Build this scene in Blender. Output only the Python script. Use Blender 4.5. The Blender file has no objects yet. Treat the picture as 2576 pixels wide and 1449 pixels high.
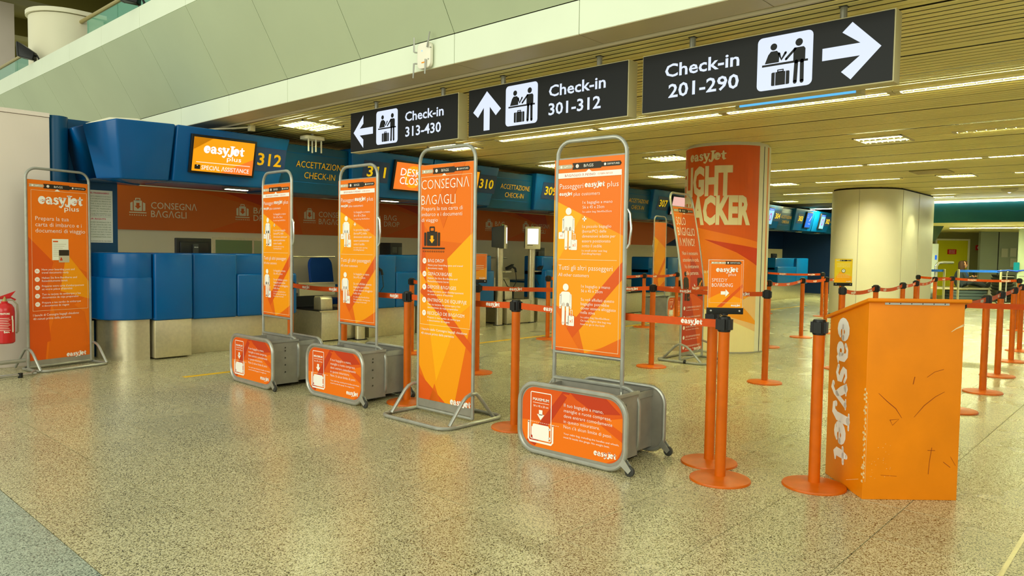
import bpy, bmesh, math, random
from math import sin, cos, pi, radians
from mathutils import Matrix, Vector
random.seed(7)
S = bpy.context.scene
C = S.collection
# ------------------------------------------------------------ camera, world, light, exposure
cd = bpy.data.cameras.new('camera'); cd.sensor_width = 36.0; cd.lens = 1863.0/2576*36
cd.clip_start = 0.05; cd.clip_end = 300
cam = bpy.data.objects.new('camera', cd); C.objects.link(cam)
Mx = Matrix(((0.6748, 0.0265, -0.73752), (-0.73785, 0.04451, -0.6735), (0.01498, 0.99866, 0.04958))).to_4x4()
Mx.translation = (0, 0, 1.37)
cam.matrix_world = Mx
S.camera = cam
W = bpy.data.worlds.new('hall_ambient'); S.world = W; W.use_nodes = True
W.node_tree.nodes['Background'].inputs[0].default_value = (0.94, 0.98, 0.78, 1)
W.node_tree.nodes['Background'].inputs[1].default_value = 0.8
S.view_settings.view_transform = 'Standard'; S.view_settings.look = 'None'
S.view_settings.exposure = 0.0; S.view_settings.gamma = 1.0; S.view_settings.use_curve_mapping = False
def area(name, loc, rot, sx, sy, power, col):
    l = bpy.data.lights.new(name, 'AREA'); l.shape = 'RECTANGLE'; l.size = sx; l.size_y = sy
    l.energy = power; l.color = col
    o = bpy.data.objects.new(name, l); C.objects.link(o); o.location = loc; o.rotation_euler = rot
    return o
area('hall_side_fill', (-7.5, 4.0, 4.2), (0, radians(-78), 0), 5, 14, 800, (0.97, 1.0, 0.84))  # added out-of-view fill that brightens posters and fascia; no actual window
area('hall_overhead_fill', (1.0, -6.0, 7.0), (radians(48), 0, radians(-8)), 9, 5, 330, (0.98, 1.0, 0.84))  # added fill high behind the camera, an unseen source

# ------------------------------------------------------------ materials
_m = {}
def mat(name, col, rough=0.5, metal=0.0, var=0.0, vscale=6.0, emit=0.0, spec=0.32, alpha=1.0, bump=0.0, coat=0.0):
    if name in _m: return _m[name]
    m = bpy.data.materials.new(name); m.use_nodes = True
    nt = m.node_tree; b = nt.nodes['Principled BSDF']
    c = tuple(((x/255.0)/12.92 if x/255.0 <= 0.04045 else ((x/255.0+0.055)/1.055)**2.4) for x in col)+(1,)
    b.inputs['Base Color'].default_value = c
    b.inputs['Roughness'].default_value = rough; b.inputs['Metallic'].default_value = metal
    b.inputs['Specular IOR Level'].default_value = spec
    if coat: b.inputs['Coat Weight'].default_value = coat; b.inputs['Coat Roughness'].default_value = 0.08
    if emit:
        if emit >= .5: b.inputs['Base Color'].default_value = tuple(x*.15 for x in c[:3])+(1,)
        b.inputs['Emission Color'].default_value = c; b.inputs['Emission Strength'].default_value = emit
    if alpha < 1: b.inputs['Alpha'].default_value = alpha
    if var or bump:
        tc = nt.nodes.new('ShaderNodeNewGeometry')
        n = nt.nodes.new('ShaderNodeTexNoise'); n.inputs['Scale'].default_value = vscale; n.inputs['Detail'].default_value = 4
        nt.links.new(tc.outputs['Position'], n.inputs['Vector'])
        if var:
            r = nt.nodes.new('ShaderNodeValToRGB')
            r.color_ramp.elements[0].position = 0.3; r.color_ramp.elements[1].position = 0.7
            r.color_ramp.elements[0].color = tuple(x*(1-var) for x in c[:3])+(1,)
            r.color_ramp.elements[1].color = tuple(min(1, x*(1+var*0.6)) for x in c[:3])+(1,)
            nt.links.new(n.outputs['Fac'], r.inputs[0]); nt.links.new(r.outputs[0], b.inputs['Base Color'])
        if bump:
            bp = nt.nodes.new('ShaderNodeBump'); bp.inputs['Strength'].default_value = bump; bp.inputs['Distance'].default_value = 0.002
            nt.links.new(n.outputs['Fac'], bp.inputs['Height']); nt.links.new(bp.outputs[0], b.inputs['Normal'])
    _m[name] = m
    return m
def granite(name, cols, rough=0.25):
    m = bpy.data.materials.new(name); m.use_nodes = True; nt = m.node_tree; b = nt.nodes['Principled BSDF']
    g = nt.nodes.new('ShaderNodeNewGeometry')
    v = nt.nodes.new('ShaderNodeTexVoronoi'); v.inputs['Scale'].default_value = 210
    n = nt.nodes.new('ShaderNodeTexNoise'); n.inputs['Scale'].default_value = 95; n.inputs['Detail'].default_value = 3
    n2 = nt.nodes.new('ShaderNodeTexNoise'); n2.inputs['Scale'].default_value = 1.3; n2.inputs['Detail'].default_value = 2
    for q in (v, n, n2): nt.links.new(g.outputs['Position'], q.inputs['Vector'])
    sep = nt.nodes.new('ShaderNodeSeparateColor'); nt.links.new(v.outputs['Color'], sep.inputs[0])
    mx = nt.nodes.new('ShaderNodeMath'); mx.operation = 'MULTIPLY_ADD'; mx.inputs[1].default_value = 0.8
    ad = nt.nodes.new('ShaderNodeMath'); ad.operation = 'MULTIPLY'; ad.inputs[1].default_value = 0.75
    nt.links.new(n.outputs['Fac'], ad.inputs[0]); nt.links.new(sep.outputs[0], mx.inputs[0]); nt.links.new(ad.outputs[0], mx.inputs[2])
    r = nt.nodes.new('ShaderNodeValToRGB'); e = r.color_ramp.elements
    def lin(c): return tuple((x/255.0)**2.2 for x in c)+(1,)
    e[0].position = 0.42; e[0].color = lin(cols[0]); e[1].position = 0.92; e[1].color = lin(cols[3])
    a = e.new(0.53); a.color = lin(cols[1]); a = e.new(0.70); a.color = lin(cols[2])
    nt.links.new(mx.outputs[0], r.inputs[0])
    oi = nt.nodes.new('ShaderNodeObjectInfo')
    hs = nt.nodes.new('ShaderNodeHueSaturation')
    mr = nt.nodes.new('ShaderNodeMapRange'); mr.inputs[3].default_value = 0.93; mr.inputs[4].default_value = 1.07
    nt.links.new(oi.outputs['Random'], mr.inputs[0]); nt.links.new(mr.outputs[0], hs.inputs['Value'])
    nt.links.new(r.outputs[0], hs.inputs['Color']); nt.links.new(hs.outputs[0], b.inputs['Base Color'])
    rr = nt.nodes.new('ShaderNodeMapRange'); rr.inputs[3].default_value = rough*0.7; rr.inputs[4].default_value = rough*1.4
    nt.links.new(n2.outputs['Fac'], rr.inputs[0]); nt.links.new(rr.outputs[0], b.inputs['Roughness'])
    b.inputs['Specular IOR Level'].default_value = 0.6
    _m[name] = m
    return m
FLOOR = granite('light_granite', [(60, 54, 36), (118, 110, 76), (176, 168, 124), (206, 198, 158)])
DARKF = granite('grey_green_granite', [(70, 80, 72), (108, 120, 106), (146, 158, 140), (178, 188, 168)])
JOINT = mat('joint_grout', (120, 106, 74), 0.7)
STEEL = mat('brushed_stainless', (214, 204, 172), 0.34, 0.8, 0.08, 30)
GREYT = mat('grey_tube_paint', (172, 172, 162), 0.32, 0.5, 0.12, 14)
GREYP = mat('grey_sheet_metal', (156, 152, 140), 0.45, 0.3, 0.12, 9)
BLACK = mat('black_plastic', (24, 24, 22), 0.4)
DARKG = mat('dark_grey_plastic', (58, 58, 54), 0.5)
WHITE = mat('print_white', (250, 246, 238), 0.45)
CREAM = mat('cream_print', (238, 222, 180), 0.5)
OR1 = mat('poster_orange', (242, 118, 6), 0.42)
OR2 = mat('poster_golden_orange', (250, 156, 0), 0.42)
OR3 = mat('poster_yellow_orange', (255, 174, 0), 0.42)
OR4 = mat('poster_red_orange', (224, 88, 12), 0.42)
OR5 = mat('poster_deep_orange', (232, 106, 4), 0.42)
OR6 = mat('poster_vermilion', (194, 58, 20), 0.42)
NAVG = mat('nav_bar_grey', (196, 186, 160), 0.5)
NAVD = mat('nav_bar_black', (48, 40, 30), 0.5)
POST = mat('orange_powder_coat', (206, 96, 0), 0.36, 0.0, 0.10, 12)
BELT = mat('orange_webbing', (214, 80, 8), 0.6, 0, 0.06, 30)
PAINT = mat('lectern_orange_paint', (236, 134, 0), 0.42, 0, 0.07, 5, bump=0.3)
CHIP = mat('chipped_wood', (236, 206, 150), 0.7)
SCRAT = mat('brown_scratch', (150, 66, 10), 0.6)
BLUE = mat('blue_fibreglass', (0, 86, 150), 0.25, 0, 0.06, 3)
BLUED = mat('dark_blue_panel', (0, 70, 108), 0.35, 0, 0.05, 3)
NAVY = mat('navy_wall', (0, 38, 84), 0.6, 0, 0.05, 2)
NUMP = mat('number_panel_blue', (38, 62, 108), 0.4)
YELT = mat('yellow_lettering', (255, 208, 20), 0.5, emit=0.35)
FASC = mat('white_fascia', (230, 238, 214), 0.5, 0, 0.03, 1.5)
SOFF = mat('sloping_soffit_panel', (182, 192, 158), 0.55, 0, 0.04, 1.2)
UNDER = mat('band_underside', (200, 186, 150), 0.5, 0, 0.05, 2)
SLAT = mat('beige_ceiling_slat', (250, 236, 160), 0.42, 0.0, 0.05, 3)
VOID = mat('ceiling_void', (58, 50, 30), 0.9)
LCASE = mat('light_housing_beige', (214, 204, 166), 0.5)
LIT = mat('lamp_glow', (246, 252, 186), 0.5, emit=240.0)
TUBE = mat('tube_glow', (236, 252, 255), 0.5, emit=9.0)
LIT2 = mat('square_lamp_glow', (248, 252, 200), 0.5, emit=60.0)
DOWN = mat('downlight_glow', (252, 246, 206), 0.5, emit=8.0)
LOUV = mat('lamp_louvre', (236, 236, 214), 0.35, 0.4)
SGNB = mat('sign_black', (9, 12, 14), 0.5, spec=.3)
SGNC = mat('sign_case_cream', (206, 196, 150), 0.5)
SGNW = mat('sign_lit_white', (224, 234, 255), 0.5, emit=.92)
WALLP = mat('pale_pink_wall', (232, 218, 204), 0.5, 0, 0.03, 2)
BEIGE = mat('beige_back_wall', (240, 224, 184), 0.6, 0, 0.04, 2)
CREMC = mat('cream_column_cladding', (236, 230, 200), 0.4, 0, 0.03, 2)
GLASS = mat('green_balustrade_glass', (120, 200, 170), 0.08, alpha=0.45)
RAIL = mat('brass_handrail', (176, 160, 104), 0.4, 0.3)
OLIVE = mat('olive_upper_ceiling', (112, 104, 40), 0.7, 0, 0.12, 0.8)
RED = mat('extinguisher_red', (196, 24, 26), 0.25, coat=0.4)
SCRO = mat('screen_orange', (255, 160, 16), 0.4, emit=1.0)
SCRO2 = mat('screen_deep_orange', (255, 124, 40), 0.4, emit=0.95)
SCRW = mat('screen_white', (255, 255, 255), 0.4, emit=1.0)
SCRB = mat('screen_blue', (20, 110, 230), 0.4, emit=0.9)
SCRL = mat('screen_light_blue', (150, 215, 250), 0.4, emit=0.95)
PINK = mat('screen_magenta', (210, 60, 190), 0.4, emit=0.8)
TEAL = mat('teal_bulkhead', (0, 78, 78), 0.6, 0, 0.05, 2)
YELW = mat('yellow_floor_tape', (240, 190, 20), 0.5)
PAPER = mat('paper_white', (240, 240, 222), 0.7)
BROWN = mat('band_orange_wall', (226, 98, 12), 0.5, 0, 0.05, 2)
BROWN2 = mat('band_orange_facet', (220, 108, 30), 0.5)
SKIN = mat('skin', (206, 150, 116), 0.6)
HAIR = mat('brown_hair', (60, 36, 22), 0.7)
CLOTH = mat('dark_clothing', (34, 42, 52), 0.8)
CLOTHB = mat('blue_clothing', (40, 70, 120), 0.8)
JEANS = mat('dark_trousers', (40, 44, 52), 0.8)
YDOOR = mat('yellow_door', (214, 206, 20), 0.5)
CHROME = mat('chrome', (210, 210, 205), 0.18, 0.9)
TXTG = mat('small_print_green', (120, 140, 90), 0.6)
TXTR = mat('small_print_pink', (220, 90, 110), 0.6)
FACCA = mat('acrylic_sheet', (250, 240, 225), 0.1, alpha=0.3)

# ------------------------------------------------------------ mesh builder
class MB:
    def __init__(s): s.v = []; s.f = []; s.mi = []; s.mats = []
    def _m(s, m):
        if m not in s.mats: s.mats.append(m)
        return s.mats.index(m)
    def poly(s, pts, m):
        n = len(s.v); s.v += [tuple(p) for p in pts]; s.f.append(tuple(range(n, n+len(pts)))); s.mi.append(s._m(m)); return s
    def mesh(s, vs, fs, m):
        n = len(s.v); s.v += [tuple(p) for p in vs]; k = s._m(m)
        for f in fs: s.f.append(tuple(n+i for i in f)); s.mi.append(k)
        return s
    def box(s, x0, y0, z0, x1, y1, z1, m, rot=0, piv=None):
        vs = [(x, y, z) for z in (z0, z1) for y in (y0, y1) for x in (x0, x1)]
        if rot:
            px, py = piv or ((x0+x1)/2, (y0+y1)/2)
            vs = [(px+(x-px)*cos(rot)-(y-py)*sin(rot), py+(x-px)*sin(rot)+(y-py)*cos(rot), z) for x, y, z in vs]
        return s.mesh(vs, [(0, 2, 3, 1), (4, 5, 7, 6), (0, 1, 5, 4), (2, 6, 7, 3), (0, 4, 6, 2), (1, 3, 7, 5)], m)
    def hexa(s, bot, top, m):
        # bot, top: 4 points each, same winding (counter-clockwise from above)
        return s.mesh(list(bot)+list(top), [(3, 2, 1, 0), (4, 5, 6, 7), (0, 1, 5, 4), (1, 2, 6, 5), (2, 3, 7, 6), (3, 0, 4, 7)], m)
    def prism(s, pts, z0, z1, m, fn=None):
        fn = fn or (lambda x, y, z: (x, y, z)); n = len(pts)
        vs = [fn(x, y, z0) for x, y in pts]+[fn(x, y, z1) for x, y in pts]
        return s.mesh(vs, [tuple(range(n-1, -1, -1)), tuple(range(n, 2*n))]+[(i, (i+1) % n, n+(i+1) % n, n+i) for i in range(n)], m)
    def lathe(s, prof, m, cx=0, cy=0, seg=20, fn=None):
        fn = fn or (lambda x, y, z: (x, y, z)); vs = []; fs = []; k = len(prof)
        for i in range(seg):
            a = 2*pi*i/seg
            for r, z in prof: vs.append(fn(cx+r*cos(a), cy+r*sin(a), z))
        for i in range(seg):
            j = (i+1) % seg
            for q in range(k-1): fs.append((i*k+q, j*k+q, j*k+q+1, i*k+q+1))
        if prof[0][0] > 1e-6: fs.append(tuple(i*k for i in range(seg-1, -1, -1)))
        if prof[-1][0] > 1e-6: fs.append(tuple(i*k+k-1 for i in range(seg)))
        return s.mesh(vs, fs, m)
    def tube(s, pts, r, m, seg=8, closed=False):
        P = [Vector(p) for p in pts]; n = len(P); vs = []; fs = []
        ref = None
        for i in range(n):
            if closed: t = (P[(i+1) % n]-P[i-1])
            else: t = P[min(i+1, n-1)]-P[max(i-1, 0)]
            t.normalize()
            if ref is None:
                ref = Vector((0, 0, 1)) if abs(t.z) < 0.9 else Vector((1, 0, 0))
                ref = (ref-t*ref.dot(t)).normalized()
            else:
                ref = (ref-t*ref.dot(t)).normalized()
            b = t.cross(ref)
            rr = r[i] if isinstance(r, (list, tuple)) else r
            for k in range(seg):
                a = 2*pi*k/seg; vs.append(P[i]+ref*cos(a)*rr+b*sin(a)*rr)
        for i in range(n if closed else n-1):
            j = (i+1) % n
            off = 0
            if closed and i == n-1:
                d = [(vs[j*seg+o]-vs[i*seg]).length for o in range(seg)]; off = d.index(min(d))
            for k in range(seg):
                k2 = (k+1) % seg
                fs.append((i*seg+k, i*seg+k2, j*seg+(k2+off) % seg, j*seg+(k+off) % seg))
        if not closed:
            fs.append(tuple(range(seg-1, -1, -1))); fs.append(tuple((n-1)*seg+k for k in range(seg)))
        return s.mesh(vs, fs, m)
    def data(s, name, smooth=35, bevel=0):
        me = bpy.data.meshes.new(name); me.from_pydata([tuple(v) for v in s.v], [], s.f)
        for m in s.mats: me.materials.append(m)
        me.polygons.foreach_set('material_index', s.mi)
        if bevel:
            bm = bmesh.new(); bm.from_mesh(me); bmesh.ops.remove_doubles(bm, verts=bm.verts, dist=1e-5)
            eds = [e for e in bm.edges if len(e.link_faces) == 2 and e.calc_face_angle(0) > 0.5]
            bmesh.ops.bevel(bm, geom=eds, offset=bevel, segments=3, profile=0.5, affect='EDGES', clamp_overlap=True)
            bm.to_mesh(me); bm.free()
        if smooth:
            me.shade_smooth(); me.set_sharp_from_angle(angle=radians(smooth))
        me.update()
        return me
    def build(s, name, parent=None, loc=(0, 0, 0), rotz=0, smooth=35, bevel=0):
        return link(name, s.data(name, smooth, bevel), parent, loc, rotz)
def link(name, me, parent=None, loc=(0, 0, 0), rotz=0):
    o = bpy.data.objects.new(name, me); C.objects.link(o); o.location = loc; o.rotation_euler = (0, 0, rotz)
    if parent: o.parent = parent
    return o
def tag(o, label, cat, group=None):
    o['label'] = label; o['category'] = cat
    if group: o['group'] = group
    return o
def thing(name, label, cat, loc=(0, 0, 0), rotz=0, group=None):
    o = bpy.data.objects.new(name, None); C.objects.link(o); o.location = loc; o.rotation_euler = (0, 0, rotz); o.empty_display_size = 0.1
    return tag(o, label, cat, group)
def struct(name):
    o = bpy.data.objects.new(name, None); C.objects.link(o); o['kind'] = 'structure'; return o
def dup(root, loc, rotz, label, group=None):
    r = root.copy(); C.objects.link(r); r.location = loc; r.rotation_euler = (0, 0, rotz); r['label'] = label
    if group: r['group'] = group
    for ch in list(root.children):
        c = ch.copy(); C.objects.link(c); c.parent = r
        for g in ch.children:
            d = g.copy(); C.objects.link(d); d.parent = c
    return r
def arc(cx, cy, r, a0, a1, n=6):
    return [(cx+r*cos(a0+(a1-a0)*i/n), cy+r*sin(a0+(a1-a0)*i/n)) for i in range(n+1)]
def rr_pts(x0, y0, x1, y1, r, n=5):
    return (arc(x1-r, y0+r, r, -pi/2, 0, n)+arc(x1-r, y1-r, r, 0, pi/2, n)+arc(x0+r, y1-r, r, pi/2, pi, n)+arc(x0+r, y0+r, r, pi, 1.5*pi, n))

# ------------------------------------------------------------ flat print (lettering and pictograms)
_tc = {}
def tmesh(s, bold=0.0, res=2):
    k = (s, bold)
    if k in _tc: return _tc[k]
    c = bpy.data.curves.new('t', 'FONT'); c.body = s; c.resolution_u = res; c.offset = bold
    o = bpy.data.objects.new('t', c); me = o.to_mesh()
    vs = [(v.co.x, v.co.y) for v in me.vertices]; fs = [tuple(p.vertices) for p in me.polygons]
    o.to_mesh_clear(); bpy.data.objects.remove(o); bpy.data.curves.remove(c)
    x0 = min([v[0] for v in vs] or [0]); x1 = max([v[0] for v in vs] or [1])
    _tc[k] = ([(x-x0, y) for x, y in vs], fs, x1-x0)
    return _tc[k]
CAPH = max(v[1] for v in tmesh('H')[0])
def ribbon(pts, ws):
    """polygons of a stroke with varying width and round ends"""
    out = []; n = len(pts)
    L = []; R = []
    for i in range(n):
        a = pts[max(i-1, 0)]; b = pts[min(i+1, n-1)]
        dx, dy = b[0]-a[0], b[1]-a[1]; d = math.hypot(dx, dy) or 1
        nx, ny = -dy/d, dx/d; w = ws[i]/2
        L.append((pts[i][0]+nx*w, pts[i][1]+ny*w)); R.append((pts[i][0]-nx*w, pts[i][1]-ny*w))
    for i in range(n-1): out.append([R[i], R[i+1], L[i+1], L[i]])
    for i in (0, n-1):
        out.append([(pts[i][0]+ws[i]/2*cos(a*pi/4), pts[i][1]+ws[i]/2*sin(a*pi/4)) for a in range(8)])
    return out
def _logo():
    G = []
    def ell(cx, cy, rx, ry, a0, a1, w0, w1, wm, n=12):
        p = []; w = []
        for i in range(n+1):
            t = i/n; a = radians(a0+(a1-a0)*t); p.append((cx+rx*cos(a), cy+ry*sin(a)))
            w.append(w0+(w1-w0)*t+(wm-(w0+w1)/2)*sin(pi*t))
        return ribbon(p, w)
    def L(x, polys):
        for q in polys: G.append([(px+x, py) for px, py in q])
    def e(x): L(x, ell(.46, .5, .31, .36, 0, 318, .24, .18, .48)); L(x, ribbon([(.25, .47), (.80, .50)], [.13, .16]))
    def t(x): L(x, ribbon([(.34, 1.20), (.33, .8), (.33, .3), (.42, .14), (.64, .18)], [.20, .36, .38, .34, .14])); L(x, ribbon([(.06, .84), (.66, .90)], [.18, .20]))
    e(0)
    x = .93
    L(x, ell(.36, .33, .22, .22, 40, 340, .16, .20, .30)); L(x, ribbon([(.12, .78), (.30, .93), (.52, .90), (.64, .68), (.64, .25), (.74, .10), (.88, .14)], [.22, .18, .24, .36, .38, .30, .12]))
    x = 1.84
    L(x, ribbon([(.72, .76), (.50, .92), (.28, .86), (.24, .68), (.42, .54), (.64, .42), (.66, .22), (.44, .08), (.14, .20)], [.16, .18, .26, .30, .34, .34, .30, .22, .20]))
    x = 2.66
    L(x, ribbon([(.16, .92), (.34, .5), (.50, .10)], [.36, .38, .26])); L(x, ribbon([(.86, .92), (.66, .4), (.48, -.1), (.28, -.32), (.12, -.24)], [.26, .24, .22, .26, .26]))
    L(x, ribbon([(.0, .95), (.42, .95)], [.12, .12])); L(x, ribbon([(.64, .95), (1.0, .95)], [.12, .12]))
    x = 3.46
    L(x, ribbon([(.66, 1.22), (.66, .8), (.64, .2), (.46, -.12), (.18, -.10), (.14, .08)], [.36, .38, .38, .34, .26, .26])); L(x, ribbon([(.38, 1.28), (.98, 1.28)], [.14, .14]))
    e(4.34); t(5.26)
    return [[(a/6.0, b/6.0) for a, b in q] for q in G]
LOGO = _logo()
class Pr:
    """print on the local x-z plane facing local -y; u right, v up"""
    def __init__(s, y=0.0): s.mb = MB(); s.y = y
    def _p(s, u, v, l): return (u, s.y-0.0004*l, v)
    def poly(s, pts, m, l=1):
        s.mb.poly([s._p(u, v, l) for u, v in pts], m); return s
    def rect(s, u0, v0, u1, v1, m, l=1): return s.poly([(u0, v0), (u1, v0), (u1, v1), (u0, v1)], m, l)
    def rr(s, u0, v0, u1, v1, r, m, l=1): return s.poly(rr_pts(u0, v0, u1, v1, r, 4), m, l)
    def rro(s, u0, v0, u1, v1, r, w, m, l=1):
        a = rr_pts(u0, v0, u1, v1, r, 4); b = rr_pts(u0+w, v0+w, u1-w, v1-w, max(r-w, 0.0005), 4); n = len(a)
        for i in range(n):
            j = (i+1) % n; s.poly([a[i], a[j], b[j], b[i]], m, l)
        return s
    def circ(s, u, v, r, m, l=1, n=16, ry=None): return s.poly([(u+r*cos(2*pi*i/n), v+(ry or r)*sin(2*pi*i/n)) for i in range(n)], m, l)
    def line(s, u0, v0, u1, v1, w, m, l=1):
        dx, dy = u1-u0, v1-v0; d = math.hypot(dx, dy) or 1; nx, ny = -dy/d*w/2, dx/d*w/2
        return s.poly([(u0-nx, v0-ny), (u1-nx, v1-ny), (u1+nx, v1+ny), (u0+nx, v0+ny)], m, l)
    def strk(s, pts, w, m, l=1):
        for q in ribbon(pts, w if isinstance(w, list) else [w]*len(pts)): s.poly(q, m, l)
        return s
    def txt(s, t, u, v, cap, m, w=None, al='L', bold=0.0, l=3, vert=False):
        vs, fs, tw = tmesh(t, bold); k = cap/CAPH; kx = (w/tw) if w else k*0.88
        W_ = tw*kx; off = {'L': 0, 'C': -W_/2, 'R': -W_}[al]; v0 = v-cap/2
        s.mb.mesh([s._p(u+off+x*kx, v0+y*k, l) for x, y in vs], fs, m); return s
    def logo(s, u, v, w, m, l=3, al='L', vert=0):
        o = {'L': 0, 'C': -w/2, 'R': -w}[al]
        for q in LOGO:
            if vert: s.poly([(u+(y-0.09)*w*vert, v-x*w) for x, y in q], m, l)
            else: s.poly([(u+o+x*w, v+(y-0.085)*w) for x, y in q], m, l)
        return s
    def build(s, name, parent, loc=(0, 0, 0), rotz=0): return s.mb.build(name, parent, loc, rotz, smooth=0)
def check_pict(p, u, v, w, h, bg, fg, l=2):
    """counter clerk and passenger with suitcase on a lit tile"""
    p.rr(u, v, u+w, v+h, w*0.09, bg, l)
    X = lambda a: u+a*w
    Y = lambda b: v+b*h
    k = w
    l += 1
    p.circ(X(.30), Y(.80), .062*k, fg, l); p.circ(X(.755), Y(.81), .066*k, fg, l)
    p.poly([(X(.14), Y(.50)), (X(.20), Y(.66)), (X(.25), Y(.72)), (X(.36), Y(.72)), (X(.41), Y(.66)), (X(.40), Y(.50))], fg, l)
    p.strk([(X(.40), Y(.66)), (X(.445), Y(.545)), (X(.52), Y(.66))], .045*k, fg, l)
    p.poly([(X(.67), Y(.72)), (X(.84), Y(.72)), (X(.87), Y(.68)), (X(.87), Y(.48)), (X(.66), Y(.48)), (X(.66), Y(.70))], fg, l)
    p.strk([(X(.69), Y(.70)), (X(.53), Y(.535))], .045*k, fg, l)
    p.rect(X(.09), Y(.445), X(.92), Y(.485), fg, l)
    p.strk([(X(.715), Y(.46)), (X(.70), Y(.09))], .07*k, fg, l); p.strk([(X(.815), Y(.46)), (X(.82), Y(.09))], .07*k, fg, l)
    p.rr(X(.27), Y(.07), X(.60), Y(.32), .02*k, fg, l); p.rro(X(.375), Y(.31), X(.495), Y(.365), .01*k, .02*k, fg, l)
    p.rect(X(.335), Y(.07), X(.345), Y(.32), bg, l+1); p.rect(X(.525), Y(.07), X(.535), Y(.32), bg, l+1)
def man(p, u, v, h, m, case=True, bag=False, cm=None, l=3):
    """standing pictogram, u,v = centre of feet"""
    p.circ(u, v+h*.905, h*.085, m, l)
    p.rr(u-h*.145, v+h*.45, u+h*.145, v+h*.80, h*.07, m, l)
    for sx in (-1, 1):
        p.strk([(u+sx*h*.15, v+h*.72), (u+sx*h*.155, v+h*.42)], h*.055, m, l)
        p.strk([(u+sx*h*.06, v+h*.5), (u+sx*h*.06, v+h*.045)], h*.085, m, l)
    if case:
        p.rr(u+h*.08, v, u+h*.26, v+h*.24, h*.02, m, l); p.rro(u+h*.14, v+h*.22, u+h*.21, v+h*.38, h*.01, h*.015, m, l)
        p.txt('x1', u+h*.17, v+h*.12, h*.08, cm, al='C', bold=.01, l=l+1)
    if bag:
        p.rr(u-h*.28, v+h*.26, u-h*.11, v+h*.42, h*.02, m, l); p.txt('x1', u-h*.2, v+h*.34, h*.06, cm, al='C', bold=.01, l=l+1)
def suit_icon(p, u, v, s, m, l=3):
    """suitcase with arrow on a roller belt; u,v bottom centre, s height"""
    p.rr(u-s*.22, v+s*.28, u+s*.22, v+s*.86, s*.03, m, l)
    for a in (-1, 1): p.poly([(u+a*s*.27, v+s*.28), (u+a*s*.40, v+s*.30), (u+a*s*.40, v+s*.72), (u+a*s*.27, v+s*.78)] if a > 0 else [(u+a*s*.27, v+s*.78), (u+a*s*.40, v+s*.72), (u+a*s*.40, v+s*.30), (u+a*s*.27, v+s*.28)], m, l)
    p.rro(u-s*.14, v+s*.84, u+s*.14, v+s*1.0, s*.04, s*.045, m, l)
    p.rect(u-s*.46, v+s*.16, u+s*.46, v+s*.22, m, l)
    for i in range(8): p.circ(u-s*.42+i*s*.12, v+s*.05, s*.035, m, l, 8)
def down_arrow(p, u, v, s, m, l=4):
    p.rect(u-s*.25, v, u+s*.25, v+s*.5, m, l); p.poly([(u-s*.5, v), (u, v-s*.5), (u+s*.5, v)], m, l)
def navbar(p, u0, u1, v, h, l=3, act=1):
    w = u1-u0
    def seg(a, b, hh, m):
        x0 = u0+a*w; x1 = u0+b*w; n = hh*.35
        p.poly([(x0, v-hh/2), (x1-n, v-hh/2), (x1, v), (x1-n, v+hh/2), (x0, v+hh/2), (x0+n*.7, v)], m, l)
    if act == 1:
        seg(0, .25, h*.62, NAVG); seg(.24, .72, h, NAVD); seg(.70, 1, h*.68, NAVD)
        p.circ(u0+.06*w, v, h*.2, WHITE, l+1, 10); p.strk([(u0+.11*w, v), (u0+.125*w, v-h*.12), (u0+.16*w, v+h*.14)], h*.08, WHITE, l+1)
        p.txt('CHECK-IN', u0+.10*w, v, h*.16, WHITE, w=.12*w, l=l+1)
        p.circ(u0+.32*w, v, h*.3, WHITE, l+1, 12); p.txt('2', u0+.32*w, v, h*.36, OR6, al='C', l=l+2)
        p.txt('BΛGS', u0+.50*w, v, h*.42, WHITE, w=.15*w, al='C', l=l+1)
        p.circ(u0+.755*w, v, h*.2, WHITE, l+1, 10); p.txt('DEPΛRTURES', u0+.79*w, v, h*.26, WHITE, w=.18*w, l=l+1)
    else:
        seg(0, .25, h*.62, NAVG); seg(.24, .5, h*.62, NAVG); seg(.47, 1, h, NAVD)
        for q in (.05, .30):
            p.circ(u0+q*w, v, h*.2, WHITE, l+1, 10); p.strk([(u0+(q+.08)*w, v), (u0+(q+.10)*w, v-h*.12), (u0+(q+.14)*w, v+h*.14)], h*.08, WHITE, l+1)
        p.circ(u0+.56*w, v, h*.28, WHITE, l+1, 12); p.txt('DEPΛRTURES', u0+.63*w, v, h*.38, WHITE, w=.33*w, l=l+1)
# ------------------------------------------------------------ setting: floor
fl = struct('floor')
T = 0.547; X0 = 1.09-T*20; Y0 = 1.09-T*20
mb = MB(); mb.box(-14, -14, -0.12, 36, 15, -0.004, JOINT); mb.build('floor_bed', fl)
def tile_data(m, w=T, h=T):
    g = 0.0016; b = 0.003
    mb = MB(); mb.hexa([(g, g, -.004), (w-g, g, -.004), (w-g, h-g, -.004), (g, h-g, -.004)],
                       [(g+.0008, g+.0008, 0), (w-g-.0008, g+.0008, 0), (w-g-.0008, h-g-.0008, 0), (g+.0008, h-g-.0008, 0)], m)
    return mb.data('tile', smooth=0)
td = tile_data(FLOOR); tdd = tile_data(DARKF)
Mi = Mx.inverted()
def scr(x, y, z=0):
    v = Mi @ Vector((x, y, z))
    return (1288+1863*v.x/-v.z, 724.5-1863*v.y/-v.z, -v.z) if v.z < -0.1 else None
near = []; rest = []
for i in range(0, 85):
    for j in range(0, 52):
        x = X0+i*T; y = Y0+j*T
        if x > 35.5 or y > 14.5: continue
        p = scr(x+T/2, y+T/2)
        if p and -160 < p[0] < 2740 and p[1] < 1560 and p[2] < 11: near.append((p[2], x, y))
        else: rest.append((x, y))
near.sort(); rest += [(x, y) for _, x, y in near[300:]]; near = near[:300]
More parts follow.
